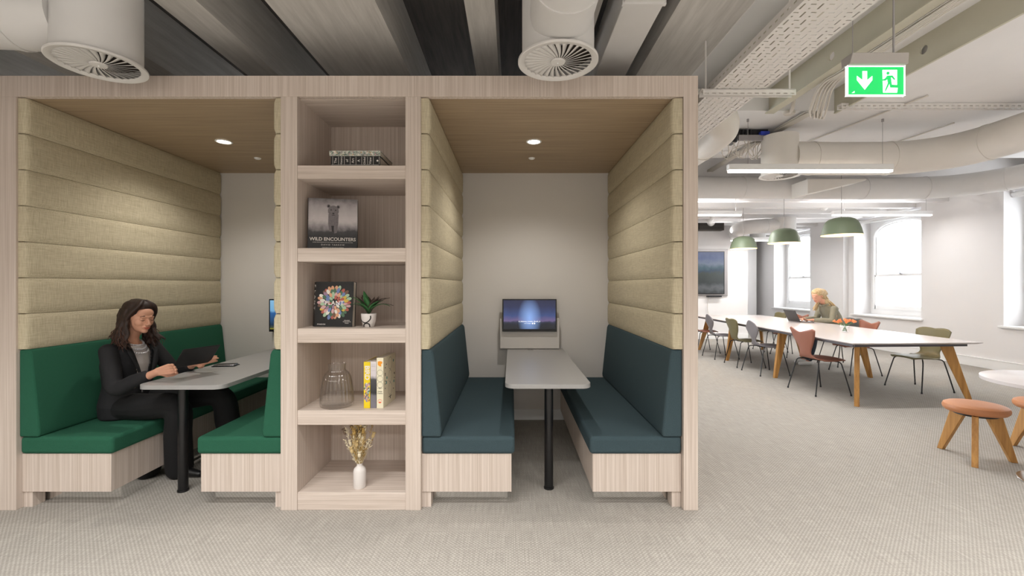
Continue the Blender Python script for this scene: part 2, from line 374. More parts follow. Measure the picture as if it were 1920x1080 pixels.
# walls
WZ = 3.42
struct('wall_left', MB().box(-6.1, -6, -3.5, 8, 0, WZ), M['white'])
struct('wall_behind', MB().box(-6, 9, -3.6, -3.5, 0, WZ), M['white'])
struct('wall_booth_back', MB().box(-6, 1.147, YB, YB + .12, 0, 2.9), M['white'])
struct('wall_far', MB().box(1.2, 8.5, 14.6, 14.7, 0, WZ).box(1.2, 1.3, 8, 14.6, 0, WZ), M['bwhite'])
struct('wall_television', MB().box(1.3, 6.14, 11.5, 11.9, 0, WZ), M['bwhite'])
struct('column_far', MB().box(7.15, 7.75, 14.0, 14.6, 0, WZ).box(6.45, 6.85, 13.2, 14.6, 0, WZ), M['bwhite'])
wins = [(11.75, 13.43), (8.60, 10.29), (5.47, 7.16)]
mb = MB().box(7.96, 8.5, -3.5, 14.6, 0, .70).box(7.96, 8.5, -3.5, 14.6, 2.92, WZ)
e = 14.6
for a, b2 in wins: mb.box(7.96, 8.5, b2, e, .70, 2.92); e = a
mb.box(7.96, 8.5, -3.5, e, .70, 2.92)
struct('wall_right', mb, M['bwhite'], smooth=False)
struct('pier_right', MB().box(7.84, 7.96, 10.46, 11.62, 0, WZ - .2), M['bwhite'])
struct('trim_1', MB().box(7.78, 7.96, -3, 14.6, 3.0, 3.2), M['trimw'], bevel=.01)
struct('baseboard_right', MB().box(7.935, 7.96, -3, 10.46, 0, .15).box(7.93, 7.96, -3, 10.46, .15, .165), M['trimw'], bevel=.004)
struct('baseboard_television', MB().box(1.3, 6.14, 11.48, 11.5, 0, .15), M['trimw'])
struct('baseboard_booth', MB().box(-3.04, -1.42, YB - .015, YB, 0, .11).box(-.557, 1.056, YB - .015, YB, 0, .11), M['trimw'], bevel=.003)
# ------------------------------------------------------------------ windows (sash in a deep reveal, arched head)
for wi, (y0, y1) in enumerate(wins):
    wn = bpy.data.objects.new('window_%d' % (wi + 1), None); C.objects.link(wn); wn.location = (8.34, (y0+y1)/2, .72); wn['kind'] = 'structure'; TM[wn.name] = Matrix.Translation(wn.location)
    ym = (y0 + y1) / 2; X0, X1 = 8.34, 8.40
    gy0, gy1 = y0 + .13, y1 - .13; zb, zs, zt = .86, 2.50, 2.80; zm = 1.62
    # arched frame: strips
    mb = MB(); N = 24; arc = []
    for k in range(N + 1):
        y = gy0 + (gy1 - gy0) * k / N; u = (y - ym) / ((gy1 - gy0) / 2); arc.append((y, zs + (zt - zs) * math.sqrt(max(0, 1 - abs(u) ** 2.3))))
    mb.box(X0, X1, y0, gy0, .72, 2.92).box(X0, X1, gy1, y1, .72, 2.92).box(X0, X1, gy0, gy1, .72, zb - .0)
    for (ya, za), (yb, zb2) in zip(arc, arc[1:]):
        mb.add([(X0,ya,za),(X0,yb,zb2),(X0,yb,2.92),(X0,ya,2.92),(X1,ya,za),(X1,yb,zb2),(X1,yb,2.92),(X1,ya,2.92)], [(0,1,2,3),(4,7,6,5),(0,4,5,1)])
    obj('window_frame', mb, M['trimw'], wn, smooth=False)
    # moulding around the opening
    path = [(X0 - .012, gy0, zb)] + [(X0 - .012, y, z) for y, z in arc] + [(X0 - .012, gy1, zb)]
    obj('window_moulding', MB().tube(path, .028, 8), M['trimw'], wn)
    up = MB(); t_ = .045
    up.box(X0 + .01, X0 + .05, gy0, gy1, zm - .025, zm + .025)
    for (ya, za), (yb, zb2) in zip(arc, arc[1:]): up.add([(X0+.01,ya,za-t_),(X0+.01,yb,zb2-t_),(X0+.01,yb,zb2),(X0+.01,ya,za),(X0+.05,ya,za-t_),(X0+.05,yb,zb2-t_),(X0+.05,yb,zb2),(X0+.05,ya,za)], [(0,1,2,3),(4,7,6,5),(0,4,5,1)])
    up.box(X0+.01, X0+.05, gy0, gy0+t_, zm, zs).box(X0+.01, X0+.05, gy1-t_, gy1, zm, zs)
    obj('upper_sash', up, M['trimw'], wn, smooth=False)
    lo = MB().box(X0-.02, X0+.02, gy0, gy1, zm-.03, zm+.01).box(X0-.02, X0+.02, gy0, gy1, zb, zb+.08).box(X0-.02, X0+.02, gy0, gy0+t_, zb, zm).box(X0-.02, X0+.02, gy1-t_, gy1, zb, zm)
    obj('lower_sash', lo, M['trimw'], wn, smooth=False)
    poly = [(y, z - .02) for y, z in arc] + [(gy1 - .02, zb + .05), (gy0 + .02, zb + .05)]
    obj('window_pane', MB().prism(poly, X0 + .028, X0 + .032, 'x'), M['pane'], wn, smooth=False)
    obj('sash_catch', MB().box(X0-.045, X0-.02, ym-.03, ym+.03, zm+.01, zm+.03).tube([(X0-.035, ym, zm+.02), (X0-.035, ym+.03, zm+.06)], .006), M['greym'], wn)
    obj('window_sill', MB().box(7.90, 8.34, y0 - .04, y1 + .04, .70, .735), M['trimw'], wn, bevel=.008)
    bl = thing('roller_blind', ['white roller blind rolled up over the farthest arched window', 'white roller blind rolled up over the middle arched window', 'white roller blind rolled up over the nearest window at the right edge'][wi], 'blind', (8.1, ym, 2.80), group='roller blinds over the windows')
    obj('blind_roll', MB().cyl((8.1, y0 + .01, 2.86), (8.1, y1 - .01, 2.86), .035), M['trimw'], bl); box('bottom_rail', (8.09, 8.11, y0 + .02, y1 - .02, 2.80, 2.825), M['trimw'], bl)
# pale building across the street
bd = thing('building', 'pale stone building across the street seen through the windows', 'building', (16, 9, 0))
mb = MB().box(16, 17, -6, 30, -6, 9)
obj('wall', mb, M['facade'], bd)
for z in (-.6, .5, 1.3, 1.9, 3.2): box('string_course', (15.85, 16, -6, 30, z, z + .05), M['linegrey'], bd)
for y in range(-4, 30, 3): box('window', (15.97, 16.01, y, y + 1.2, 2.1, 3.1), M['linegrey'], bd)
box('railing', (14.9, 14.94, -6, 30, 1.0, 1.04), M['linegrey'], bd)

# ================================================================== BOOTHS
XL0, XL1, XS0, XS1, XB0, XB1, XR0, XR1 = -3.30, -3.045, -1.419, -1.317, -.652, -.557, 1.056, 1.147
ZT, ZC = 2.672, 2.544
bs = thing('booth_surround', 'pale ash veneer frame around both seating booths and the bookcase', 'booth frame', (-1, YF, 0))
box('header', (XL0, 1.058, YF, YF + .04, ZC, ZT), M['wood_z'], bs, bevel=.002)
box('roof', (XL0, XR1, YF + .04, YB, ZC + .06, ZT), M['wood_x'], bs)
box('end_panel', (XL0, XL1, YF, YB, 0, ZC), M['wood_z'], bs, bevel=.002)
box('end_panel', (1.058, XR1, YF, YB, 0, ZT), M['wood_z'], bs, bevel=.002)
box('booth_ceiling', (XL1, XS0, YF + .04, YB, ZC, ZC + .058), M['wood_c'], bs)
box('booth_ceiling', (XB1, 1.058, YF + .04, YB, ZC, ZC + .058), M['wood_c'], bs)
# bookcase
bk = thing('bookcase', 'tall pale ash open bookcase standing between the two seating booths', 'bookcase', (-.98, YF, 0))
YS = 3.235
box('side_panel', (XS0, XS1, YF, YB - .02, 0, ZC), M['wood_z'], bk, bevel=.002)
box('side_panel', (XB0, XB1, YF, YB - .02, 0, ZC), M['wood_z'], bk, bevel=.002)
box('back_panel', (XS1, XB0, YS, YS + .02, 0, ZC), M['wood_z'], bk)
box('top_panel', (XS1, XB0, YF + .04, YS, ZC - .004, ZC), M['wood_x'], bk)
for za, zb in ((2.039, 2.121), (1.529, 1.613), (1.029, 1.118), (.524, .613), (0, .108)):
    box('shelf', (XS1, XB0, YF + .004, YS, za, zb), M['wood_x'], bk, bevel=.002)
# padded walls and benches
def padded(x0, x1, face, label, grp):
    """x0..x1 thickness, face=+1 pads face +X, -1 face -X"""
    xc = (x0 + x1) / 2
    t_ = thing('padded_wall_panel', label, 'wall panel', (xc, YF, .98), group=grp)
    zs = [.985 + .2225 * i for i in range(8)]
    for za, zb in zip(zs, zs[1:]):
        # pillow-shaped channel: cross-section in x-z lofted along y, rounded at the front end
        rings = []
        xb, xf = (x0, x1) if face > 0 else (x1, x0)
        for k, y in enumerate((YF + .012, YF + .018, YF + .035, YF + .06, YB - .03, YB - .012)):
            pull = (.016, .006, .001, 0, 0, .006)[k] * face; zi = (.003, .001, 0, 0, 0, .002)[k]
            r = [(xb, y, za + .0015 + zi), (xb, y, zb - .0015 - zi)]
            for j in range(9):
                s_ = 1 - 2 * j / 8; bul = (1 - abs(s_) ** 6) ** .5 if abs(s_) < 1 else 0
                r.append((xf - pull - face * .012 * (1 - bul), y, (za + zb) / 2 + s_ * ((zb - za) / 2 - .0012 - zi)))
            rings.append(r)
        obj('pad', MB().loft(rings), M['linen'], t_, smooth=50)
    box('backing', ((x0, x0 + .018, YF + .03, YB - .012, .985, 2.54) if face > 0 else (x1 - .018, x1, YF + .03, YB - .012, .985, 2.54)), M['linen'], t_)
G = 'padded linen wall panels in the booths'
padded(XL1, -2.985, 1, 'cream linen channelled wall panel behind the woman, left wall of the green booth', G)
padded(-1.475, XS0, -1, 'cream linen channelled wall panel seen edge-on beside the bookcase in the green booth', G)
padded(XB1, -.497, 1, 'cream linen channelled wall panel on the left wall of the dark teal booth', G)
padded(.987, 1.056, -1, 'cream linen channelled wall panel on the right wall of the dark teal booth', G)
def bench(xw, xe, face, fab, label, backx_top=.075, backx_bot=.12):
    """xw wall-side x, xe open edge x (cushion), face=+1 open edge is +X"""
    t_ = thing('booth_bench', label, 'bench', ((xw + xe) / 2, YF, 0), group='upholstered booth benches')
    lo, hi = min(xw, xe - face * .02), max(xw, xe - face * .02); Ye = YB - .017
    box('bench_base', (lo, hi, YF + .035, Ye, .098, .336), M['wood_z'], t_, bevel=.002)
    lo2, hi2 = (xw + .0, xe - face * .045) if face > 0 else (xe - face * .045, xw)
    box('plinth', (lo2, hi2, YF + .135, Ye, .0, .098), M['mirror'], t_)
    bx = sorted((xw, xw + face * .055)); box('foot_block', (bx[0], bx[1], YF + .045, YF + .12, 0, .098), M['wood_z'], t_)
    a, b2 = sorted((xw, xe)); box('seat_cushion', (a, b2, YF + .02, Ye, .336, .444), fab, t_, bevel=.022, bseg=4)
    # raked backrest
    prof = [(xw, .444), (xw + face * backx_bot, .444), (xw + face * (backx_bot + .004), .48), (xw + face * backx_top, .955), (xw + face * (backx_top - .012), .985), (xw, .985)]
    if face < 0: prof = prof[::-1]
    obj('backrest', MB().prism(prof, YF + .016, Ye), fab, t_, bevel=.012, bseg=3)
bench(XL1, -2.472, 1, M['green'], 'green upholstered booth bench the dark-haired woman sits on')
bench(XS0, -1.953, -1, M['green'], 'green upholstered booth bench backing onto the bookcase')
bench(XB1, .020, 1, M['teal'], 'dark teal upholstered booth bench on the left, backing onto the bookcase')
bench(XR0, .485, -1, M['teal'], 'dark teal upholstered booth bench on the right beside the open room')
# booth tables
def booth_table(x0, x1, y0, lx, label, ly=2.985):
    t_ = thing('booth_table', label, 'table', (lx, ly, 0), group='grey booth tables')
    r = .07; poly = []
    for cx, cy, a0 in ((x0 + r, y0 + r, 180), (x1 - r, y0 + r, 270)):
        for k in range(9): a = R(a0 + 90 * k / 8); poly.append((cx + r * math.cos(a), cy + r * math.sin(a)))
    poly += [(x1, YB - .02), (x0, YB - .02)]
    obj('tabletop', MB().prism(poly, .712, .740, 'z'), [M['laminate']], t_, bevel=.002)
    obj('leg', MB().cyl((lx, ly, .012), (lx, ly, .712), .030).cyl((lx, ly, 0), (lx, ly, .012), .034), M['black'], t_, bevel=.001)
    obj('wall_bracket', MB().box(x0 + .08, x1 - .08, YB - .05, YB - .02, .66, .712), M['greym'], t_)
    obj('cable_grommet', MB().lathe([(.03, 0), (.03, .003), (.022, .003), (.02, .0)], ((x0+x1)/2 - .05, YB - .14, .740), cap=False), M['greym'], t_)
booth_table(-2.425, -1.862, 2.845, -2.21, 'grey rounded table with black leg between the green benches', 2.98)
booth_table(-.042, .523, 2.87, .2547, 'grey rounded table with black leg between the dark teal benches', 3.02)
# booth downlights and sensors
def downlight(x, label, slabel):
    t_ = thing('recessed_downlight', label, 'ceiling light', (x, 3.565, ZC), group='booth downlights')
    obj('bezel', MB().lathe([(.062, -.001), (.062, -.006), (.052, -.008), (.046, -.003), (.046, -.0005)], (x, 3.565, ZC), 36), M['trimw'], t_)
    obj('lens', MB().cyl((x, 3.565, ZC - .0042), (x, 3.565, ZC - .0008), .046, n=32), M['downglow'], t_)
    o = obj('ceiling_sensor', MB().lathe([(.001, -.014), (.018, -.013), (.026, -.008), (.03, -.0005), (.001, -.0005)], (x + .005, 4.03, ZC), 24), M['trimw'], base=(x, 4.03, ZC)); tag(o, slabel, 'sensor', 'booth ceiling sensors')
downlight(-2.316, 'bright round recessed downlight in the ceiling of the green booth', 'small white round sensor in the ceiling of the green booth')
downlight(.18, 'bright round recessed downlight in the ceiling of the dark teal booth', 'small white round sensor in the ceiling of the dark teal booth')

# booth screens
def screen(xc, w_, zc, h_, mat, label, y=4.44):
    t_ = thing('wall_monitor', label, 'monitor', (xc, YB, zc), group='booth wall monitors')
    box('bezel', (xc - w_/2, xc + w_/2, y, y + .03, zc - h_/2, zc + h_/2), M['blackp'], t_, bevel=.003)
    # picture plane has its own frame so the procedural picture is centred on it
    me = MB().box(-w_/2 + .012, w_/2 - .012, -.001, 0.001, -h_/2 + .025, h_/2 - .012)
    d = obj('display', me, mat, None, smooth=False); d.parent = t_; d.location = (0, y - YB, 0)
    obj('mount', MB().box(xc - .12, xc + .12, y + .03, YB, zc - .1, zc + .1), M['blackp'], t_)
    return t_
s1 = picture('night_sky_picture', [(0, '#0c0f16'), (.24, '#181d2a'), (.30, '#2a3148'), (.34, '#6a5a86'), (.5, '#35497e'), (.75, '#232c52'), (1, '#1c2040')], 14, .95, .16, (-.0, -.03, .12, '#8fb4f4'), rng=(-.17, .165))
t_ = screen(.181, .545, 1.085, .326, s1, 'black wall monitor showing a blue night sky above the dark teal booth table')
tx = text_mb('8_Advisory_London_Booth_A', .0175, frame_mat((0, -.133, -.062), (1, 0, 0), (0, 0, 1)), .0004)
tx = text_mb('room is available', .010, frame_mat((-.02, -.133, -.082), (1, 0, 0), (0, 0, 1)), .0004, mb=tx)
for x in (.03, .05): tx.cyl((x, -.1335, -.082), (x, -.1328, -.082), .007, n=16)
obj('screen_text', tx, plain('screen_text_white', '#ffffff', .5, emis='#ffffff', es=1), t_, world=False, smooth=False)
s2 = picture('coast_picture', [(0, '#b9b020'), (.09, '#4a5038'), (.16, '#23364c'), (.4, '#2c5480'), (.55, '#2a5f9a'), (.62, '#7ab0d8'), (1, '#8cc0e2')], 16, .9, .12, rng=(-.15, .17))
screen(-2.18 + .03, .545, 1.085, .326, s2, 'black wall monitor showing a blue sea picture at the end of the green booth', 4.42)
for xc, lb in ((.185, 'white trunking box on the wall below the night sky monitor'), (-2.12, 'white trunking box on the wall below the sea picture monitor')):
    o = box('trunking_box', (xc - .30, xc + .30, 4.475, YB, .745, 1.05), M['white'], base=(xc, YB, .745), bevel=.004); tag(o, lb, 'trunking box', 'trunking boxes below the booth monitors')
o = obj('power_cable', MB().tube(bez([(-2.37, 4.46, .99), (-2.40, 4.45, .90), (-2.38, 4.45, .84), (-2.33, 4.47, .80)]), .004, 6), M['cable']); tag(o, 'thin white cable looping below the sea picture monitor', 'cable')

# ================================================================== SHELF ITEMS
def book(name, label, size, loc, rz, cover, spine_side='left', group=None, page=True):
    """upright book: local x width, y thickness, z height. spine at x=0"""
    t_ = thing(name, label, 'book', loc, rz, group)
    W, T, H = size
    box('cover', (0, W, 0, .003, 0, H), cover, t_, world=False); box('back_cover', (0, W, T - .003, T, 0, H), cover, t_, world=False)
    box('spine', (-.002, .001, 0, T, 0, H), cover, t_, world=False)
    box('pages', (.001, W - .004, .003, T - .003, .003, H - .003), M['paper'], t_, world=False)
    return t_
# top shelf: two books lying flat (spines toward the room)
Z = 2.121
floral = grain('floral_spine', '#6a7a72', '#e2ddd2', (60, 60, 60), .5, 0)
tl = thing('book', 'black thick book lying flat at the bottom of the top shelf pile', 'book', (-1.0, 2.745, Z), 0)
zz = Z
X0b, X1b = -1.155, -.862; Yb0 = 2.86
def flat_book(t_, x0, x1, y0, y1, z0, z1, cov):
    box('cover', (x0, x1, y0 + .002, y1, z1 - .003, z1), cov, t_); box('back_cover', (x0, x1, y0 + .002, y1, z0, z0 + .003), cov, t_)
    box('spine', (x0, x1, y0, y0 + .003, z0, z1), cov, t_, bevel=.001); box('pages', (x0 + .003, x1 - .004, y0 + .003, y1 - .004, z0 + .003, z1 - .003), M['paper'], t_)
flat_book(tl, -1.122, -.815, 2.748, 3.01, Z, Z + .064, M['ink'])
mb = MB()
for i, wd in enumerate(('The', 'History', 'of', 'Art', 'A', 'Global', 'View')):
    x = -1.092 + i * .036; mb = text_mb(wd, .021 if len(wd) < 6 else .018, frame_mat((x, 2.7475, Z + .036), (0, 0, 1), (-1, 0, 0)), .0004, mb=mb)
for i in range(9): mb.box(-1.110 + i * .036, -1.1085 + i * .036, 2.7472, 2.748, Z + .012, Z + .062)
mb.box(-1.118, -.825, 2.7472, 2.748, Z + .009, Z + .011); mb.cyl((-.832, 2.7472, Z + .036), (-.832, 2.748, Z + .036), .006, n=12)
obj('spine_lettering', mb, M['inkw'], tl, smooth=False)
tl2 = thing('book', 'book with a pale floral spine lying on the black book, top shelf', 'book', (-1.0, 2.745, Z + .064), 0)
flat_book(tl2, -1.128, -.812, 2.740, 3.02, Z + .0645, Z + .096, floral)
mb = MB()
mcol = [plain('fleck_%s' % n, c, .6) for n, c in (('orange', '#d99a4a'), ('green', '#5f8a72'), ('pink', '#c8909a'), ('dark', '#4a4a4a'), ('mint', '#a8c8b8'))]
for i in range(110):
    mb.cur = random.choice((0, 1, 1, 2, 3, 3, 4)); x = random.uniform(-1.123, -.817); z = Z + random.uniform(.068, .092); mb.prism([(x + .0035*math.cos(a*1.256)*random.uniform(.5, 1.3), z + .0028*math.sin(a*1.256)) for a in range(5)], 2.7395, 2.740)
obj('spine_pattern', mb, mcol, tl2, smooth=False)
# second shelf: WILD ENCOUNTERS
Z = 1.613
grass = picture('photo_grassland', [(0, '#141214'), (.22, '#1e1c1f'), (.34, '#3a373a'), (.42, '#8c8688'), (.55, '#bdb6b6'), (.8, '#a19a9b'), (1, '#4a4648')], 22, 1, .22, base=True, rng=(0, .335))
tl = thing('book', 'large black and white photo book, a lioness on its cover, on second shelf', 'book', (-1.288, 2.80, Z + .003), R(13))
tl.rotation_euler = (R(-3), 0, R(13))
W_, H_ = .297, .325
box('cover', (0, W_, 0, .003, 0, H_), grass, tl, world=False); box('back_cover', (0, W_, .024, .027, 0, H_), M['ink'], tl, world=False); box('spine', (-.003, .001, 0, .027, 0, H_), M['ink'], tl, world=False)
box('pages', (.001, W_ - .004, .003, .024, .003, H_ - .003), M['paper'], tl, world=False)
mb = MB(); F = lambda x, z: frame_mat((x, -.0005, z), (1, 0, 0), (0, 0, 1))
mb = text_mb('WILD ENCOUNTERS', .0300, F(W_/2, .062), .0004, mb=mb, bold=.0004)
mb = text_mb('ICONIC PHOTOGRAPHS OF THE WORLDS VANISHING ANIMALS AND CULTURES', .0066, F(W_/2, .042), .0004, mb=mb)
mb = text_mb('DAVID YARROW', .0135, F(W_/2, .026), .0004, space=1.5, mb=mb); mb = text_mb('FOREWORD BY HRH THE DUKE OF CAMBRIDGE', .006, F(W_/2, .009), .0004, mb=mb)
obj('cover_lettering', mb, M['inkw'], tl, world=False, smooth=False)
lg = plain('lioness_grey', '#6d6769', .6, vary=.45, bscale=90); ld = plain('lioness_dark', '#262325', .6)
mb = MB()
def ellp(cx, cz, rx, rz_, d, n=18): mb.prism([(cx + rx*math.cos(2*math.pi*k/n), cz + rz_*math.sin(2*math.pi*k/n)) for k in range(n)], -d, -.0001)
bx, bz = .150, .0
mb.cur = 0
mb.prism([(bx-.030, .225), (bx+.032, .225), (bx+.030, .165), (bx+.022, .105), (bx+.006, .100), (bx+.004, .150), (bx-.006, .150), (bx-.008, .112), (bx-.024, .112), (bx-.031, .165)], -.0006, -.0001)
ellp(bx, .245, .033, .036, .0009); ellp(bx-.029, .276, .011, .012, .0008); ellp(bx+.029, .272, .011, .012, .0008); ellp(bx, .225, .018, .016, .0012)
mb.cur = 1
ellp(bx-.029, .276, .006, .007, .0012); ellp(bx+.029, .272, .006, .007, .0012); ellp(bx-.014, .252, .005, .003, .0013); ellp(bx+.013, .251, .005, .003, .0013); ellp(bx, .230, .007, .004, .0016); ellp(bx, .219, .010, .002, .0016)
mb.prism([(bx-.012, .15), (bx+.004, .15), (bx+.003, .108), (bx-.008, .112)], -.0008, -.0001)
obj('cover_lioness', mb, [lg, ld], tl, world=False, smooth=False)
# third shelf: PLANT
Z = 1.118
tl = thing('book', 'black book with a ring of colourful petals on its cover, third shelf', 'book', (-1.262, 2.835, Z + .002), R(-4))
tl.rotation_euler = (R(-5), 0, R(-5))
W_, H_, T_ = .250, .288, .045
box('cover', (0, W_, 0, .003, 0, H_), M['ink'], tl, world=False); box('back_cover', (0, W_, T_-.003, T_, 0, H_), M['ink'], tl, world=False)
sp = obj('spine', MB().add([(-.028, .03, 0), (0, 0, 0), (0, T_, 0), (-.028, .06, 0), (-.028, .03, H_), (0, 0, H_), (0, T_, H_), (-.028, .06, H_)], [(0,3,2,1),(4,5,6,7),(0,1,5,4),(1,2,6,5),(2,3,7,6),(3,0,4,7)]), M['ink'], tl, world=False)
box('pages', (.001, W_-.004, .003, T_-.003, .003, H_-.003), M['paper'], tl, world=False)
pc = [plain('petal_print_%s' % n, c, .55) for n, c in (('pink', '#c9a0a0'), ('white', '#d9d6cc'), ('green', '#4a6a52'), ('pale_green', '#9fb89a'), ('red', '#a8584c'), ('yellow', '#c8aa48'), ('blue', '#6a7cab'), ('peach', '#cf9a78'), ('mauve', '#94788e'), ('brown', '#6a5040'))]
mb = MB(); cx, cz = .127, .155
dd = .0004
for ring, (rad, n, L) in enumerate(((.095, 26, .036), (.075, 22, .036), (.053, 18, .032), (.032, 12, .028))):
    for k in range(n):
        a = 2*math.pi*(k + .5*(ring % 2))/n + random.uniform(-.05, .05); rr = rad + random.uniform(-.006, .006); wd = L*.30; mb.cur = random.randrange(10); dd += .000008
        ca, sa = math.cos(a), math.sin(a); pts = []
        for j in range(12):
            b_ = 2*math.pi*j/12; u, v = L*.5*math.cos(b_), wd*math.sin(b_); pts.append((cx + (rr+u)*ca - v*sa, cz + (rr+u)*sa + v*ca))
        mb.prism(pts, -dd, -dd + .0003)
mb.cur = 7; dd += .0002
obj('cover_petals', mb, pc, tl, world=False, smooth=False)
mb = text_mb('PLANT', .038, frame_mat((cx, -.0022, .150), (1, 0, 0), (0, 0, 1)), .0004, space=1.12, bold=.0006)
mb = text_mb('EXPLORING', .007, frame_mat((.214, -.0006, .040), (1, 0, 0), (0, 0, 1)), .0004, mb=mb); mb = text_mb('THE BOTANICAL', .007, frame_mat((.214, -.0006, .031), (1, 0, 0), (0, 0, 1)), .0004, mb=mb); mb = text_mb('WORLD', .007, frame_mat((.214, -.0006, .022), (1, 0, 0), (0, 0, 1)), .0004, mb=mb)
mb = text_mb('PHAIDON', .012, frame_mat((.045, -.0006, .014), (1, 0, 0), (0, 0, 1)), .0004, mb=mb)
# spine letters stacked
ux = Vector((.028, -.03, 0)).normalized()
for i, ch in enumerate('PLANT'): mb = text_mb(ch, .036, frame_mat((-.0146, .0143, .262 - i*.036), (0, 0, -1), ux), .0004, mb=mb, bold=.0006)
obj('cover_lettering', mb, M['inkw'], tl, world=False, smooth=False)
# potted plant
Z = 1.118; px_, py_ = -.912, 2.83
tl = thing('potted_plant', 'small dark-leaved plant in a white pot with black curves, third shelf', 'plant', (px_, py_, Z))
obj('pot', MB().lathe([(.001, .0), (.030, .0), (.034, .004), (.044, .04), (.048, .083), (.0475, .086), (.044, .086), (.042, .07), (.001, .07)], (px_, py_, Z), 36), M['ceram'], tl)
obj('soil', MB().cyl((px_, py_, Z+.066), (px_, py_, Z+.074), .042), M['brow'], tl)
def potpt(a, h): r = .034 + (.048-.034)*min(1, h/.083)**.8 + .0015; return (px_ + r*math.cos(a), py_ + r*math.sin(a), Z + h)
mb = MB().tube(bez([potpt(R(-60), .074), potpt(R(-60), .055), potpt(R(-80), .036), potpt(R(-110), .03), potpt(R(-150), .042), potpt(R(-170), .05)]), .0035, 6)
mb.tube(bez([potpt(R(-125), .004), potpt(R(-118), .018), potpt(R(-95), .026), potpt(R(-70), .02), potpt(R(-62), .003)]), .0035, 6)
obj('pot_decoration', mb, M['ink'], tl)
for k in range(22):
    a = random.uniform(0, 2*math.pi); L = random.uniform(.12, .175); lean = random.uniform(.25, 1.1); mb = MB(); pts = []; n = 8
    if k < 4: a = (R(-15), R(10), R(-160), R(200))[k]; lean = 1.2; L = .16
    for i in range(n + 1):
        s_ = i / n; ang = lean * (s_ ** .8) * 1.25; 
        pts.append(Vector((px_, py_, Z + .075)) + Vector((math.cos(a) * L * s_ * math.sin(ang * .75 + .15), math.sin(a) * L * s_ * math.sin(ang * .75 + .15), L * s_ * math.cos(ang * .8))))
    side = Vector((-math.sin(a), math.cos(a), 0)); vs = []; 
    for i, p in enumerate(pts):
        w2 = .021 * math.sin(math.pi * min(1, (i / n) * .92 + .08)) ** .8 * (.25 if i == 0 else 1); vs += [p - side*w2 + Vector((0,0,.002)), p, p + side*w2 + Vector((0,0,.002))]
    fs = []
    for i in range(n): fs += [(3*i, 3*i+1, 3*i+4, 3*i+3), (3*i+1, 3*i+2, 3*i+5, 3*i+4)]
    mb.add(vs, fs); lf = obj('leaf', mb, M['leafg'] if k % 3 == 0 else M['leafd'], tl); so = lf.modifiers.new('thick', 'SOLIDIFY'); so.thickness = .0012
# fourth shelf: glass vase + three books
Z = .613; vx, vy = -1.115, 2.83
flute = lambda u: .030 * math.cos(2*math.pi*u*26)
prof = [(.001, .0005), (.088, .0005), (.099, .008), (.103, .03), (.100, .08), (.093, .14), (.084, .185), (.070, .213), (.054, .226), (.050, .232), (.050, .258), (.054, .270), (.051, .270), (.047, .257), (.047, .231), (.052, .223), (.067, .209), (.080, .183), (.089, .14), (.096, .08), (.098, .03), (.09, .016), (.001, .012)]
o = obj('glass_vase', MB().lathe(prof, (vx, vy, Z), 156, wob=flute), M['thin'], base=(vx, vy, Z), smooth=60)
tag(o, 'clear ribbed glass vase, empty, on the fourth shelf', 'vase')
def upright(x0, w_, depth, H, y0, label, cov):
    t_ = thing('book', label, 'book', (x0, y0, Z), R(-3), None)
    box('spine', (0, w_, 0, .003, 0, H), cov, t_, world=False, bevel=.001); box('cover', (w_ - .003, w_, .002, depth, 0, H), cov, t_, world=False); box('back_cover', (0, .003, .002, depth, 0, H), cov, t_, world=False)
    box('pages', (.003, w_ - .003, .003, depth - .004, .003, H - .003), M['paper'], t_, world=False); return t_
tB = upright(-.926, .040, .22, .290, 2.775, 'yellow spined upright book beside the two paler books, fourth shelf', M['inky'])
obj('spine_lettering', text_mb('BIRD', .042, frame_mat((.021, -.0005, .222), (0, 0, -1), (1, 0, 0)), .0004, bold=.001), M['inkw'], tB, world=False, smooth=False)
mb = MB()
for i in range(120):
    mb.cur = random.randrange(10); x = random.uniform(.004, .036); z = random.uniform(.045, .155); a = random.uniform(.003, .007); mb.prism([(x + a*math.cos(k*1.047)*.8, z + a*math.sin(k*1.047)*1.2) for k in range(6)], -.0005 - i*4e-6, -.0002)
obj('spine_pattern', mb, pc, tB, world=False, smooth=False)
greyp = picture('street_photo', [(0, '#7c7882'), (.28, '#6d6a72'), (.33, '#2a2a2e'), (.62, '#4a4a4e'), (.7, '#d0c8cc'), (1, '#dcd5d6')], 30, 1, .12, base=True, rng=(0, .29))
tG = upright(-.885, .037, .22, .292, 2.777, 'slim book with a grey street photo spine between its neighbours, fourth shelf', greyp)
mb = MB()
for z in (.235, .26, .266, .275): mb.box(.005, .032, -.0005, 0, z, z+.001)
obj('spine_lettering', mb, M['greym'], tG, world=False, smooth=False)
tD = upright(-.846, .043, .24, .315, 2.777, 'thick cream book with circles on spine and cover, fourth shelf', M['cream'])
mb = MB()
def ringx(cx, cz, r, rx=None, th=.0013, face='front', d=.0008, n=24):
    rx = rx or r; vs = []
    for k in range(n):
        a = 2*math.pi*k/n
        for q in (1, 1 - th/r):
            p, z = rx*q*math.cos(a), cz + r*q*math.sin(a)
            vs.append((cx + p, -d, z) if face == 'front' else (.043 + d, cx + p, z))
    mb.add(vs, [(2*k, 2*k+1, (2*k+3) % (2*n), (2*k+2) % (2*n)) for k in range(n)])
for z in (.222, .184, .146): ringx(.022, z, .0185)
mb.box(.006, .038, -.0008, 0, .124, .1255); mb.box(.020, .0225, -.0008, 0, .120, .128)
for i, z in enumerate((.262, .178, .094)): ringx(.13, z, .040, .036, .002, 'side')
mb.box(.043, .0438, .10, .16, .044, .048); mb.box(.043, .0438, .125, .135, .03, .05)
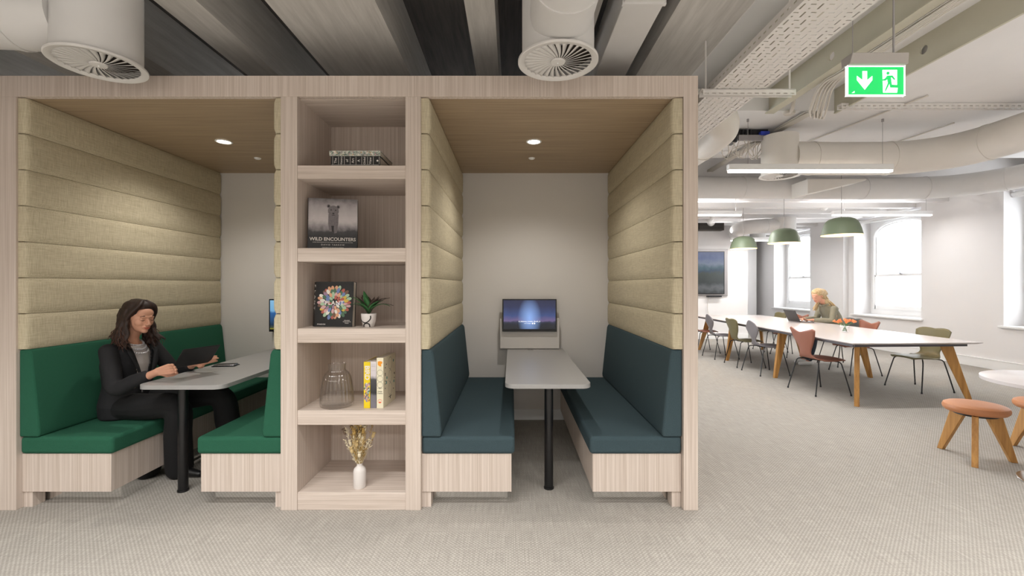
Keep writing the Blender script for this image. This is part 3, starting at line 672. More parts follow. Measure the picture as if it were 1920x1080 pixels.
mb = text_mb('Design', .0105, frame_mat((.0215, -.0006, .105), (1, 0, 0), (0, 0, 1)), .0003, mb=mb); mb = text_mb('Classics', .0105, frame_mat((.0215, -.0006, .093), (1, 0, 0), (0, 0, 1)), .0003, mb=mb)
for i in range(14): y = random.choice((.03, .05, .19, .21)); z = random.uniform(.03, .29); mb.box(.043, .0436, y, y+.012, z, z+.006)
obj('cover_lettering', mb, M['ink'], tD, world=False, smooth=False)
mb = MB(); mb.prism([(.008, .27), (.014, .267), (.02, .262), (.03, .262), (.028, .275), (.036, .282), (.035, .292), (.022, .295), (.008, .292)], -.0008, 0); obj('spine_emblem', mb, M['orange'], tD, world=False, smooth=False)
mb = MB()
for k in range(9): a = math.pi*k/8; mb.prism([(.021+.012*math.cos(a)-.002, .04+.012*math.sin(a)), (.021+.016*math.cos(a), .04+.016*math.sin(a)+.002), (.021+.012*math.cos(a)+.002, .04+.012*math.sin(a))], -.0008, 0)
mb.prism([(.012, .04), (.030, .04), (.028, .032), (.014, .032)], -.0008, 0); obj('spine_flower', mb, M['red'], tD, world=False, smooth=False)
for y, z in ((.06, .17), (.05, .14), (.2, .12), (.19, .26)): obj('cover_spot', MB().box(.043, .0437, y, y+.014, z, z+.016), M['tealink'], tD, world=False, smooth=False)
# bottom shelf: bottle vase with dried flowers
Z = .108; bx, by = -.960, 2.80
tl = obj('bottle_vase', MB().lathe([(.001, 0), (.036, 0), (.0385, .004), (.0385, .105), (.034, .12), (.022, .131), (.0175, .136), (.0175, .152), (.0155, .152), (.0155, .13), (.001, .12)], (bx, by, Z), 36), M['ceram'], base=(bx, by, Z))
tag(tl, 'small white bottle vase holding dried flowers, on the bottom shelf', 'vase')
tl = thing('dried_flowers', 'bunch of dried straw-coloured flowers and grasses in the small white vase', 'dried flowers', (bx, by, Z + .14))
mats = [M['dried'], M['dried2'], M['dried3'], M['dried4']]
for k in range(120):
    a = random.uniform(0, 2*math.pi); sp_ = random.uniform(.0, .092) * (1 if k % 3 else .5); L = random.uniform(.12, .28)
    if k % 4 == 0: L = random.uniform(.22, .28)
    if k > 60: L = random.uniform(.06, .18); sp_ = min(sp_, .028 + L*.35)
    b0 = Vector((bx + .008*math.cos(a), by + .008*math.sin(a), Z + .13)); tip = Vector((bx + sp_*math.cos(a), by + sp_*.7*math.sin(a), Z + .15 + L)); mid = (b0 + tip)/2 + Vector((.012*math.cos(a), .012*math.sin(a), .02))
    pts = bez([b0, mid, tip], 6); mi = random.choice((0, 0, 1, 2, 3)) if L > .2 else random.choice((0, 1, 2, 2)); mb = MB().tube(pts, .0009, 5)
    kind = k % 4
    d = (tip - mid).normalized(); q = d.to_track_quat('Z', 'Y').to_matrix().to_4x4()
    if kind == 0:
        for j in range(16): p = Matrix.Translation(tip - d*.06*random.random()) @ q @ Matrix.Rotation(random.uniform(0, 6.3), 4, 'Z') @ Matrix.Rotation(random.uniform(.4, .9), 4, 'X'); mb.ell((0, 0, .012), (.0018, .0012, .013), p, 5, 4)
    elif kind == 1:
        mb.ell((0, 0, 0), (.011, .011, .017), Matrix.Translation(tip) @ q, 8, 6)
        for j in range(8): p = Matrix.Translation(tip) @ q @ Matrix.Rotation(j*.785, 4, 'Z') @ Matrix.Rotation(.5, 4, 'X'); mb.ell((0, 0, .013), (.006, .002, .015), p, 6, 4)
    elif kind == 2:
        for j in range(9): p = Matrix.Translation(tip - d*.008*j) @ q @ Matrix.Rotation(j*2.4, 4, 'Z') @ Matrix.Rotation(.7, 4, 'X'); mb.ell((0, 0, .008), (.004, .002, .009), p, 6, 4)
    else:
        for j in range(7):
            p0 = tip - d*.012*j; off = Vector((random.uniform(-1, 1), random.uniform(-1, 1), .6)).normalized()*.03; mb.tube([p0, p0 + off*.6, p0 + off], [.002, .002, .0006], 5)
    obj('flower_stem', mb, mats[mi], tl)
# phone on the green booth table
tl = thing('mobile_phone', 'black phone in an open case lying on the green booth table', 'phone', (-2.285, 3.54, .74), R(8))
box('phone_case', (-.085, .085, -.045, .045, .0, .006), M['blackp'], tl, bevel=.002, world=False); box('phone_body', (-.075, .078, -.038, .038, .0065, .0145), M['chrome'], tl, bevel=.003, world=False); box('phone_screen', (-.072, .075, -.035, .035, .0145, .0155), M['blackp'], tl, world=False)

# ================================================================== PEOPLE
def bake(name, mb, mat, parent, voxel, smooth=6, cut=None, solid=0, sub=0):
    me = bpy.data.meshes.new(name); me.from_pydata([tuple(p) for p in mb.v], [], mb.f)
    bm = bmesh.new(); bm.from_mesh(me); bmesh.ops.remove_doubles(bm, verts=bm.verts, dist=1e-6); bmesh.ops.recalc_face_normals(bm, faces=bm.faces); bm.to_mesh(me); bm.free()
    o = bpy.data.objects.new(name, me); C.objects.link(o)
    r = o.modifiers.new('r', 'REMESH'); r.mode = 'VOXEL'; r.voxel_size = voxel; r.use_smooth_shade = True
    s_ = o.modifiers.new('s', 'SMOOTH'); s_.iterations = smooth; s_.factor = .5
    dg = bpy.context.evaluated_depsgraph_get(); me2 = bpy.data.meshes.new_from_object(o.evaluated_get(dg)); o.modifiers.clear(); o.data = me2; bpy.data.meshes.remove(me)
    if cut:
        bm = bmesh.new(); bm.from_mesh(me2); fs = [f for f in bm.faces if cut(f.calc_center_median(), f.normal)]; bmesh.ops.delete(bm, geom=fs, context='FACES'); bm.to_mesh(me2); bm.free()
    me2.materials.clear(); me2.materials.append(mat); me2.polygons.foreach_set('use_smooth', [True]*len(me2.polygons))
    if parent is not None: me2.transform(TM[parent.name].inverted()); o.parent = parent
    if solid: q = o.modifiers.new('solid', 'SOLIDIFY'); q.thickness = solid; q.offset = 1
    return o
def chain(mb, pts, rs, n=14, sub=6):
    """smooth limb: rounded tapering chain"""
    P = bez(pts, sub); Rr = []
    for i in range(len(P)):
        u = i / (len(P) - 1) * (len(pts) - 1); k = min(int(u), len(rs) - 2); Rr.append(rs[k] + (rs[k+1] - rs[k]) * (u - k))
    mb.tube(P, Rr, n); mb.ell(P[0], (Rr[0],)*3); mb.ell(P[-1], (Rr[-1],)*3)
def torso(mb, rings, fwd, n=20):
    """rings: (center, half-depth along fwd, half-width)"""
    fwd = Vector(fwd).normalized(); side = Vector((0,0,1)).cross(fwd)
    out = []
    for c, d, w_ in rings:
        c = Vector(c); r = []
        for k in range(n):
            a = 2*math.pi*k/n; ca, sa = math.cos(a), math.sin(a); r.append(c + fwd*d*math.copysign(abs(ca)**.85, ca) + side*w_*math.copysign(abs(sa)**.85, sa))
        out.append(r)
    mb.loft(out)
def hand(mb, w_, d, n, side, curl, s=1.0):
    d = Vector(d).normalized(); n = Vector(n); n = (n - d*n.dot(d)).normalized(); l = d.cross(n) * side; w_ = Vector(w_)
    for i in range(4):
        kn = w_ + (d*.082 + l*(.030 - .019*i))*s
        mb.tube([w_ + l*(.014 - .009*i)*s, kn], [.016*s, .0125*s], 10); mb.ell(kn, (.0125*s,)*3, n=10, m=6)
        L = (.040, .045, .041, .032)[i]*s; p = kn; dr = d.copy(); ax = n.cross(d) * -1
        pts = [p]; c = curl if not isinstance(curl, (list, tuple)) else curl[i]
        for j in range(3):
            dr = (Matrix.Rotation(-c*(.8 if j == 0 else 1), 3, ax) @ dr); p = p + dr*L*(1, .68, .52)[j]; pts.append(p)
        rs = [.0098*s, .0092*s, .0085*s, .0072*s]; mb.tube(pts, rs, 9)
        for p, r in zip(pts, rs): mb.ell(p, (r,)*3, n=9, m=6)
    t0 = w_ + (d*.022 + l*.020)*s; t1 = t0 + (d*.026 + l*.026 + n*.010)*s; t2 = t1 + (d*.030 + l*.006 + n*.014)*s; t3 = t2 + (d*.024 - l*.004 + n*.008)*s
    mb.tube([t0, t1, t2, t3], [.015*s, .012*s, .0105*s, .008*s], 9)
    for p, r in ((t1, .012), (t2, .0105), (t3, .008)): mb.ell(p, (r*s,)*3, n=9, m=6)
def head(mb, H):
    E = lambda c, r: mb.ell(c, r, H, 20, 14)
    E((-.012, 0, .028), (.094, .074, .086)); E((.028, 0, -.015), (.062, .060, .088)); E((.030, 0, -.066), (.050, .045, .036)); E((.066, 0, -.086), (.019, .022, .017))
    E((.050, .028, -.022), (.034, .031, .036)); E((.050, -.028, -.022), (.034, .031, .036)); E((.058, 0, .04), (.034, .052, .038))
    T = lambda pts, rs: mb.tube([H @ Vector(p) for p in pts], rs, 10)
    T([(.084, -.042, .016), (.090, -.018, .020), (.089, 0, .016), (.090, .018, .020), (.084, .042, .016)], [.006, .008, .008, .008, .006])
    T([(.088, 0, .012), (.099, 0, -.012), (.107, 0, -.031), (.102, 0, -.037)], [.006, .0075, .0095, .007]); E((.099, .010, -.036), (.010, .008, .007)); E((.099, -.010, -.036), (.010, .008, .007))
    E((.083, 0, -.058), (.014, .024, .016))
    for s_ in (-1, 1): E((.076, .031*s_, -.001), (.012, .015, .012)); E((-.008, .074*s_, -.008), (.016, .008, .030)); E((-.002, .078*s_, .006), (.010, .006, .012))
def face_parts(root, H, lip, brow, L=1):
    mb = MB(); mb.tube([H @ Vector(p) for p in ((.087, -.023, -.056), (.0945, -.010, -.0575), (.0965, 0, -.0585), (.0945, .010, -.0575), (.087, .023, -.056))], [.0015, .0038, .0042, .0038, .0015], 8); mb.tube([H @ Vector(p) for p in ((.087, -.021, -.0575), (.0935, -.010, -.0640), (.0950, 0, -.0655), (.0935, .010, -.0640), (.087, .021, -.0575))], [.0015, .0042, .005, .0042, .0015], 8); obj('lips', mb, lip, root)
    mb = MB()
    for s_ in (-1, 1): mb.tube([H @ Vector(p) for p in ((.0905, .014*s_, .022), (.0915, .028*s_, .0265), (.0785, .047*s_, .020))], [.0022, .003, .0014], 6)
    obj('eyebrows', mb, brow, root)
    mb = MB()
    for s_ in (-1, 1): mb.tube([H @ Vector(p) for p in ((.0858, .018*s_, -.004), (.0880, .031*s_, -.008), (.0815, .043*s_, -.004))], [.001, .0022, .001], 6)
    obj('eyelashes', mb, brow, root)
def TR(loc, yaw=0, pitch=0, roll=0):
    return Matrix.Translation(loc) @ Matrix.Rotation(R(yaw), 4, 'Z') @ Matrix.Rotation(R(pitch), 4, 'Y') @ Matrix.Rotation(R(roll), 4, 'X')

# ---- woman in the green booth
P1 = thing('person', 'dark-haired woman in black suit sitting in the green booth reading a tablet', 'person', (-2.78, 3.2, .444))
H = TR((-2.665, 3.17, 1.155), -18, 9, 0)
pel, che, nek = Vector((-2.79, 3.22, .54)), Vector((-2.775, 3.205, .82)), Vector((-2.745, 3.19, .985))
shR, elR, wrR = Vector((-2.765, 3.035, .925)), Vector((-2.66, 2.975, .69)), Vector((-2.385, 2.975, .80))
shL, elL, wrL = Vector((-2.745, 3.375, .925)), Vector((-2.60, 3.44, .70)), Vector((-2.355, 3.285, .805))
hpR, knR, anR = Vector((-2.76, 3.13, .53)), Vector((-2.33, 3.08, .535)), Vector((-2.40, 3.20, .10))
hpL, knL, anL = Vector((-2.76, 3.31, .53)), Vector((-2.20, 3.34, .55)), Vector((-2.12, 3.42, .10))
b_ = MB(); head(b_, H)
chain(b_, [H @ Vector((-.02, 0, -.05)), nek + Vector((0, 0, .03)), nek - Vector((0, 0, .05))], [.052, .050, .060])
torso(b_, [(pel - Vector((0,0,.09)), .09, .14), (pel, .105, .165), ((pel+che)/2, .09, .125), (che, .10, .145), (che + Vector((.005,0,.09)), .085, .155), (nek - Vector((0,0,.01)), .05, .07)], (1, 0, 0))
for s_, e, w_ in ((shR, elR, wrR), (shL, elL, wrL)): chain(b_, [s_, e, w_], [.045, .036, .024])
for h_, k, a in ((hpR, knR, anR), (hpL, knL, anL)): chain(b_, [h_, (h_+k)/2, k, (k+a)/2, a], [.075, .068, .052, .048, .034]); chain(b_, [a, a + Vector((.07, 0, -.06))], [.034, .022])
hand(b_, wrR + Vector((.005, 0, .002)), (.93, .12, .22), (-.1, .9, .1), -1, .45, .95)
hand(b_, wrL + Vector((.005, 0, .002)), (.9, -.12, .30), (-.1, -.9, .1), 1, .45, .95)
bake('body', b_, M['skin'], P1, .0042, 3)
face_parts(P1, H, M['lips'], M['brow'])
# blouse
c_ = MB(); torso(c_, [(pel, .112, .160), ((pel+che)/2, .100, .132), (che, .112, .150), (che + Vector((.005,0,.08)), .095, .145), (nek - Vector((-.01,0,.03)), .062, .085)], (1, 0, 0))
bake('blouse', c_, M['shirt'], P1, .006, 8, cut=lambda c, n: c.z > .975 + 0*c.x)
# jacket
c_ = MB(); torso(c_, [(pel - Vector((0,0,.09)), .125, .175), (pel, .128, .185), ((pel+che)/2, .112, .150), (che, .122, .168), (che + Vector((.005,0,.09)), .105, .170), (nek - Vector((0,0,.015)), .065, .10)], (1, 0, 0))
for s_, e, w_ in ((shR, elR, wrR), (shL, elL, wrL)): chain(c_, [s_ + Vector((0,0,.005)), (s_+e)/2, e, e + (w_ - e)*.45, e + (w_ - e)*.72], [.050, .050, .046, .043, .037])
def vcut(c, n):
    if c.z > .95 and (c.x + 2.74)**2 + (c.y - 3.19)**2 < .082**2: return True
    if n.x < .15: return False
    w_ = .085 * max(0, min(1, (c.z - .60) / .30)); return abs(c.y - 3.195) < w_ and c.z > .6
bake('jacket', c_, M['suit'], P1, .007, 10, cut=vcut, solid=.004)
mb = MB()
for s_ in (-1, 1):
    pl = [(-2.625, 3.195 + s_*.012, .64), (-2.635, 3.195 + s_*.055, .80), (-2.645, 3.195 + s_*.085, .90), (-2.70, 3.195 + s_*.075, .985)]; ou = [(-2.62, 3.195 + s_*.02, .645), (-2.628, 3.195 + s_*.10, .83), (-2.652, 3.195 + s_*.125, .91), (-2.71, 3.195 + s_*.10, .985)]
    mb.add(pl + ou, [(0, 1, 5, 4), (1, 2, 6, 5), (2, 3, 7, 6)])
lp = obj('lapels', mb, M['suit'], P1); q = lp.modifiers.new('s', 'SOLIDIFY'); q.thickness = .006
# trousers
c_ = MB()
torso(c_, [(pel - Vector((0,0,.094)), .12, .178), (pel - Vector((0,0,.03)), .13, .185), (pel + Vector((0,0,.05)), .11, .16)], (1, 0, 0))
for h_, k, a in ((hpR, knR, anR), (hpL, knL, anL)): chain(c_, [h_, (h_+k)/2, k, (k+a)/2, a + Vector((0,0,-.03))], [.092, .092, .080, .085, .088])
bake('trousers', c_, M['trous'], P1, .009, 8)
for a in (anR, anL):
    mb = MB(); chain(mb, [a + Vector((-.02, 0, -.055)), a + Vector((.06, 0, -.065)), a + Vector((.15, -.01, -.075))], [.038, .036, .024]); bake('shoe', mb, M['shoe'], P1, .006, 4)
# hair: cap + wavy locks
c_ = MB(); E = lambda c, r: c_.ell(c, r, H, 20, 14)
E((-.030, 0, .040), (.092, .084, .090)); E((.000, 0, .082), (.074, .074, .048)); E((-.062, 0, -.02), (.062, .080, .085)); E((-.02, .045, .055), (.075, .045, .065)); E((-.02, -.045, .055), (.075, .045, .065)); E((-.075, 0, -.09), (.045, .075, .07))
def lock(mb, start, end, r, wav=.012, n=14, ph=0):
    pts = []; rs = []; s_, e = Vector(start), Vector(end); bl = Vector((s_.x, s_.y, (s_.z+e.z)/2 + .03))
    for i in range(n + 1):
        u = i / n; p = s_*(1-u)**2 + (s_*.4 + e*.6 + (bl - (s_+e)/2)*.6)*2*u*(1-u) + e*u*u
        p = p + Vector((math.sin(ph + u*11), math.cos(ph*1.7 + u*12), 0))*wav*u; pts.append(H @ p); rs.append(r*(1 - .55*u**2) if u > .06 else r*.7)
    mb.tube(pts, rs, 7)
random.seed(11)
hair_m = MB(); hair_m.v, hair_m.f, hair_m.mi = list(c_.v), list(c_.f), list(c_.mi)
for k in range(88):
    s_ = -1 if k % 2 else 1; u = random.random()
    st = (random.uniform(-.09, .005), s_*random.uniform(.066, .082), random.uniform(-.01, .06)); en = (-.085 + .17*u + random.uniform(-.02, .02), s_*random.uniform(.085, .128), -.175 + random.uniform(-.045, .03) + .0*u)
    if k % 5 == 0: st = (-.10, random.uniform(-.06, .06), random.uniform(-.02, .05)); en = (-.125 + random.uniform(-.02, .01), random.uniform(-.09, .09), -.19 + random.uniform(-.03, .03))
    lock(hair_m, st, en, random.uniform(.010, .017), random.uniform(.006, .014), ph=random.uniform(0, 6))
for s_ in (-1, 1):      # parting sweeps over the forehead sides
    for k in range(9):
        pts = bez([(.030 - k*.012, 0.012*s_, .124 - k*.001), (.062 - k*.016, .050*s_, .094 - k*.004), (.040 - k*.012, .078*s_, .045 - k*.004), (.002 - k*.008, .088*s_, -.02)], 5); hair_m.tube([H @ p for p in pts], .013, 7)
bake('hair', hair_m, M['hair'], P1, .0048, 1)
hm = MB()
for k in range(120):
    s_ = -1 if k % 2 else 1
    st = (random.uniform(-.08, .0), s_*random.uniform(.074, .086), random.uniform(-.03, .04)); en = (random.uniform(-.11, .085), s_*random.uniform(.10, .138), random.uniform(-.22, -.13)); lock(hm, st, en, .0029, .012, 18, random.uniform(0, 6))
obj('loose_curls', hm, plain('brown_curls', '#4a2d20', .6), P1)
# necklace
mb = MB()
for row in range(3):
    for k in range(22):
        a = R(-88 + 176*k/21); r1 = .062 + .011*row; p = Vector((-2.738 + r1*math.cos(a)*1.12, 3.186 + r1*math.sin(a)*1.15, .985 - .018*row - .030*math.cos(a)*(1 + .35*row))); mb.ell(p, (.0075, .0075, .0065), n=8, m=6)
obj('necklace', mb, M['beads'], P1)
# tablet in her hands
tb = thing('tablet', 'black tablet in a case held by the dark-haired woman', 'tablet', (-2.235, 3.145, .875))
X = Matrix.Translation((-2.235, 3.145, .883)) @ Matrix.Rotation(R(-18), 4, 'Z') @ Matrix.Rotation(R(-52), 4, 'Y')
obj('tablet_case', MB().box(-.085, .085, -.135, .135, -.006, .0, X), M['blackp'], tb, bevel=.003); obj('tablet_screen', MB().box(-.075, .075, -.12, .12, .0, .003, X), plain('tablet_glass', '#1d1f26', .15), tb)

# ---- blonde woman at the long table
P2 = thing('person', 'blonde woman in khaki shirt typing on a laptop at the long white table', 'person', (5.72, 7.78, .44))
H = TR((5.34, 7.72, 1.205), 180 + 18, 24, 0)
pel, che, nek = Vector((5.74, 7.8, .54)), Vector((5.62, 7.78, .86)), Vector((5.50, 7.75, 1.04))
shR, elR, wrR = Vector((5.56, 7.95, .98)), Vector((5.50, 8.0, .79)), Vector((5.20, 7.88, .79))
shL, elL, wrL = Vector((5.53, 7.58, .98)), Vector((5.46, 7.54, .79)), Vector((5.21, 7.66, .79))
b_ = MB(); head(b_, H)
chain(b_, [H @ Vector((-.02, 0, -.05)), nek + Vector((-.02, 0, .03)), nek - Vector((0, 0, .05))], [.052, .050, .060])
torso(b_, [(pel - Vector((0,0,.09)), .09, .14), (pel, .09, .15), ((pel+che)/2, .08, .11), (che, .085, .125), (che + Vector((-.04,0,.09)), .07, .13), (nek - Vector((0,0,.01)), .05, .07)], (1, 0, 0))
hp = [(Vector((5.70, 7.88, .53)), Vector((5.28, 7.90, .53)), Vector((5.24, 7.90, .09))), (Vector((5.70, 7.70, .53)), Vector((5.26, 7.66, .53)), Vector((5.18, 7.70, .09)))]
for s_, e, w_ in ((shR, elR, wrR), (shL, elL, wrL)): chain(b_, [s_, e, w_], [.045, .036, .024])
for h_, k, a in hp: chain(b_, [h_, (h_+k)/2, k, (k+a)/2, a], [.075, .068, .052, .048, .034]); chain(b_, [a, a + Vector((-.08, 0, -.055))], [.034, .022])
hand(b_, wrR, (-1, -.1, -.02), (0, 0, -1), 1, .35, .95); hand(b_, wrL, (-1, .1, -.02), (0, 0, -1), -1, .35, .95)
bake('body', b_, M['skin2'], P2, .0055, 3); face_parts(P2, H, M['lips'], M['browb'])
c_ = MB(); torso(c_, [(pel - Vector((0,0,.06)), .125, .175), (pel, .135, .185), ((pel+che)/2, .130, .160), (che, .13, .165), (che + Vector((-.05,0,.09)), .125, .165), (nek - Vector((0,0,.005)), .085, .095)], (1, 0, 0))
for s_, e, w_ in ((shR, elR, wrR), (shL, elL, wrL)): chain(c_, [s_, (s_+e)/2, e, (e+w_)/2, e + (w_-e)*.85], [.060, .055, .048, .043, .036])
bake('shirt', c_, M['khaki'], P2, .009, 5)
mb = MB()
for k in range(13):
    a0 = R(-150 + 300*k/12); mb.ell((5.475 - .068*math.cos(a0), 7.75 + .075*math.sin(a0), 1.055 - .02*math.cos(a0)), (.02, .02, .02), n=8, m=6)
bake('collar', mb, M['khaki'], P2, .006, 2)
c_ = MB(); torso(c_, [(pel - Vector((0,0,.094)), .12, .175), (pel, .12, .175)], (1, 0, 0))
for h_, k, a in hp: chain(c_, [h_, (h_+k)/2, k, (k+a)/2, a + Vector((0,0,.02))], [.088, .082, .066, .056, .050])
bake('trousers', c_, M['jeans'], P2, .01, 4)
for _, _, a in hp:
    mb = MB(); chain(mb, [a + Vector((.03, 0, -.045)), a + Vector((-.06, 0, -.05)), a + Vector((-.16, 0, -.06))], [.042, .040, .030]); bake('shoe', mb, M['shoew'], P2, .008, 3)
c_ = MB(); E = lambda c, r: c_.ell(c, r, H, 20, 14)
E((-.028, 0, .042), (.092, .083, .088)); E((.002, 0, .082), (.074, .073, .048)); E((-.055, 0, -.02), (.060, .078, .09)); E((-.02, .045, .055), (.078, .043, .062)); E((-.02, -.045, .055), (.078, .043, .062))
for k in range(70):
    s_ = -1 if k % 2 else 1; st = H @ Vector((random.uniform(-.09, .0), s_*random.uniform(.05, .078), random.uniform(-.02, .05))); 
    en = Vector((random.uniform(5.50, 5.66), 7.75 + s_*random.uniform(.0, .12), random.uniform(.93, 1.04))) if k % 4 else Vector((random.uniform(5.34, 5.40), 7.74 + s_*random.uniform(.09, .12), random.uniform(.92, .98)))
    c_.tube(bez([st, (st+en)/2 + Vector((.015, s_*.01, .015)), en], 5), [.012]*8 + [.008]*2 + [.003], 6)
for k in range(40):
    s_ = -1 if k % 2 else 1; x0 = random.uniform(-.09, .055)
    pts = [(x0, .004*s_, .126 - max(0, -x0)*.35 - max(0, x0)*.25), (x0 - .012, .050*s_, .105 - abs(x0)*.25), (x0 - .03, .080*s_, .045), (min(x0, .0) - .045, .084*s_, -.03)]
    c_.tube([H @ Vector(p) for p in bez(pts, 5)], [.008]*10 + [.006]*5 + [.003], 6)
bake('hair', c_, M['hairb'], P2, .0045, 1)
# laptop
lt = thing('laptop', 'open dark laptop on the long white table in front of the blonde woman', 'laptop', (5.08, 7.79, .74))
box('keyboard_base', (4.98, 5.22, 7.63, 7.96, .742, .756), M['greym'], lt, bevel=.003)
X = Matrix.Translation((4.985, 0, .756)) @ Matrix.Rotation(R(-26), 4, 'Y')
obj('laptop_lid', MB().box(-.006, .002, 7.63, 7.96, 0, .22, X), M['blackp'], lt, bevel=.002); obj('laptop_screen', MB().box(.002, .003, 7.64, 7.95, .012, .21, X), plain('laptop_display', '#303840', .2, emis='#a0b0c0', es=.5), lt)
box('keys', (5.0, 5.13, 7.66, 7.93, .756, .758), M['blackp'], lt)

# ================================================================== LONG TABLE
LT = thing('long_table', 'long white meeting table with angled oak legs in the far room', 'table', (4.55, 7.3, 0))
AX = R(-1.6)
ZT_ = .74; cA = [(3.80, 4.93), (5.33, 5.0), (5.46, 9.72), (3.98, 9.72)]
mb = MB(); ins = .035
top = [(x, y, ZT_) for x, y in cA]; mid = [(x, y, ZT_ - .006) for x, y in cA]; cx, cy = 4.64, 7.33
bot = [(x + math.copysign(ins, cx - x), y + math.copysign(ins, cy - y), ZT_ - .022) for x, y in cA]
mb.loft([bot, mid, top]); obj('tabletop', mb, M['tabwhite'], LT, smooth=False)
rail = [(x + math.copysign(.09, cx - x), y + math.copysign(.10, cy - y)) for x, y in cA]
mb = MB()
for (xa, ya), (xb, yb) in zip(rail, rail[1:] + rail[:1]):
    d = Vector((xb-xa, yb-ya, 0)).normalized(); nn = Vector((-d.y, d.x, 0))*.012
    mb.loft([[(xa+nn.x, ya+nn.y, .685), (xa-nn.x, ya-nn.y, .685), (xa-nn.x, ya-nn.y, ZT_-.023), (xa+nn.x, ya+nn.y, ZT_-.023)], [(xb+nn.x, yb+nn.y, .685), (xb-nn.x, yb-nn.y, .685), (xb-nn.x, yb-nn.y, ZT_-.023), (xb+nn.x, yb+nn.y, ZT_-.023)]])
obj('under_frame', mb, M['tabdark'], LT, smooth=False)
def oak_leg(parent, ft, tp, w0=.05, w1=.115, th=.04, mat=None, wdir=None):
    """flat tapered leg: narrow at the foot"""
    ft, tp = Vector(ft), Vector(tp); h = (tp - ft); hz = Vector((h.x, h.y, 0)); hz = hz.normalized() if wdir is None else Vector(wdir).normalized(); sd = Vector((0,0,1)).cross(hz)
    rings = []
    for p, w_ in ((ft, w0), (tp, w1)): rings.append([p + hz*a*w_/2 + sd*b2*th/2 for a, b2 in ((-1,-1),(1,-1),(1,1),(-1,1))])
    return obj('leg', MB().loft(rings), mat or M['oak'], parent, bevel=.004)
for fx, fy, tx_, ty_ in ((3.955, 5.07, 4.06, 5.20), (5.27, 5.07, 5.10, 5.20), (3.955, 6.64, 4.07, 6.64), (5.40, 6.66, 5.22, 6.66), (3.985, 8.18, 4.10, 8.18), (5.42, 8.22, 5.25, 8.22), (4.05, 9.55, 4.2, 9.4), (5.42, 9.55, 5.28, 9.4)):
    oak_leg(LT, (fx, fy, 0), (tx_, ty_, .69), .045, .12, .05)
# flowers on table
fx, fy = 4.63, 6.15
tl = thing('glass_vase', 'small square glass vase of water on the long table', 'vase', (fx, fy, .74), R(20))
obj('vase_glass', MB().box(-.042, .042, -.042, .042, 0, .10), M['pane'], tl, world=False, bevel=.004); box('water', (-.038, .038, -.038, .038, .004, .05), M['pane'], tl, world=False)
tl = thing('flowers', 'bunch of orange tulips in the small glass vase on long table', 'flowers', (fx, fy, .80))
random.seed(5)
for k in range(12):
    a = k*2.4; rr = .015 + .10*math.sqrt(k/12); tip = Vector((fx + rr*math.cos(a), fy + rr*math.sin(a), .865 + random.uniform(0, .03) - rr*.15)); st = obj('stem', MB().tube(bez([(fx - .025*math.cos(a), fy - .025*math.sin(a), .75), (fx, fy, .81), tip], 5), .003, 6), M['stem'], tl)
    mb = MB(); d = Vector((math.cos(a)*rr*6, math.sin(a)*rr*6, .6)).normalized(); q = Matrix.Translation(tip) @ d.to_track_quat('Z', 'Y').to_matrix().to_4x4()
    for j in range(6): mb.ell((0, 0, .020), (.010, .004, .024), q @ Matrix.Rotation(j*1.047, 4, 'Z') @ Matrix.Rotation(.45, 4, 'X'), 8, 6)
    obj('petals', mb, M['petal'], tl)

# ================================================================== CHAIRS
def shell(kind):
    """returns seat, backrest MBs in local coords: seat faces +X"""
    # side profile: points (x,z) from seat front to back top
    pr = [(.235, .425), (.22, .440), (.14, .447), (.02, .440), (-.08, .438), (-.145, .455), (-.185, .50), (-.205, .56), (-.222, .64), (-.240, .73), (-.258, .82)]
    # half widths along profile
    if kind == 'ant': wd = [.12, .16, .205, .215, .19, .12, .058, .060, .125, .155, .10]
    elif kind == 'wing': wd = [.14, .18, .22, .225, .20, .15, .10, .105, .15, .195, .225]
    else: wd = [.14, .18, .215, .22, .20, .155, .125, .145, .185, .215, .225]
    P = bez([(x, 0, z) for x, z in pr], 4); Wd = bez([(w_, 0, 0) for w_ in wd], 4); n = len(P); m_ = 13
    def pt(i, u):
        p = P[min(i, n-1)]; w_ = Wd[min(i, n-1)].x; t_ = i/(n-1); back = max(0, (t_ - .5)/.5)
        y = u*w_; curve = .035*u*u*min(1, back*2)*(1 if kind != 'ant' else .7) ; z = p.z; x = p.x + curve
        if t_ < .45: z -= .012*(u*u)*(0 if t_ > .4 else 1) - .006
        if t_ > .8:
            f_ = (t_ - .8)/.2
            if kind == 'wing': z += f_*(.028*abs(u)**1.5 - .036*(1-abs(u)) - (.03 if abs(u) > .99 else 0))
            elif kind == 'seven': z += f_*(.012*math.sin(abs(u)*math.pi*.9) - .03*(abs(u)**6) - .012)
            else: z += f_*(-.015 + .035*math.cos(u*1.57) - .01*abs(u))
        return (x, y, z)
    us = [-1 + 2*j/(m_-1) for j in range(m_)]; sp = int(n*.46)
    seat = MB().loft([[pt(i, u) for u in us] for i in range(0, sp+1)], cap=False, closed=False); back = MB().loft([[pt(i, u) for u in us] for i in range(sp, n)], cap=False, closed=False)
    return seat, back
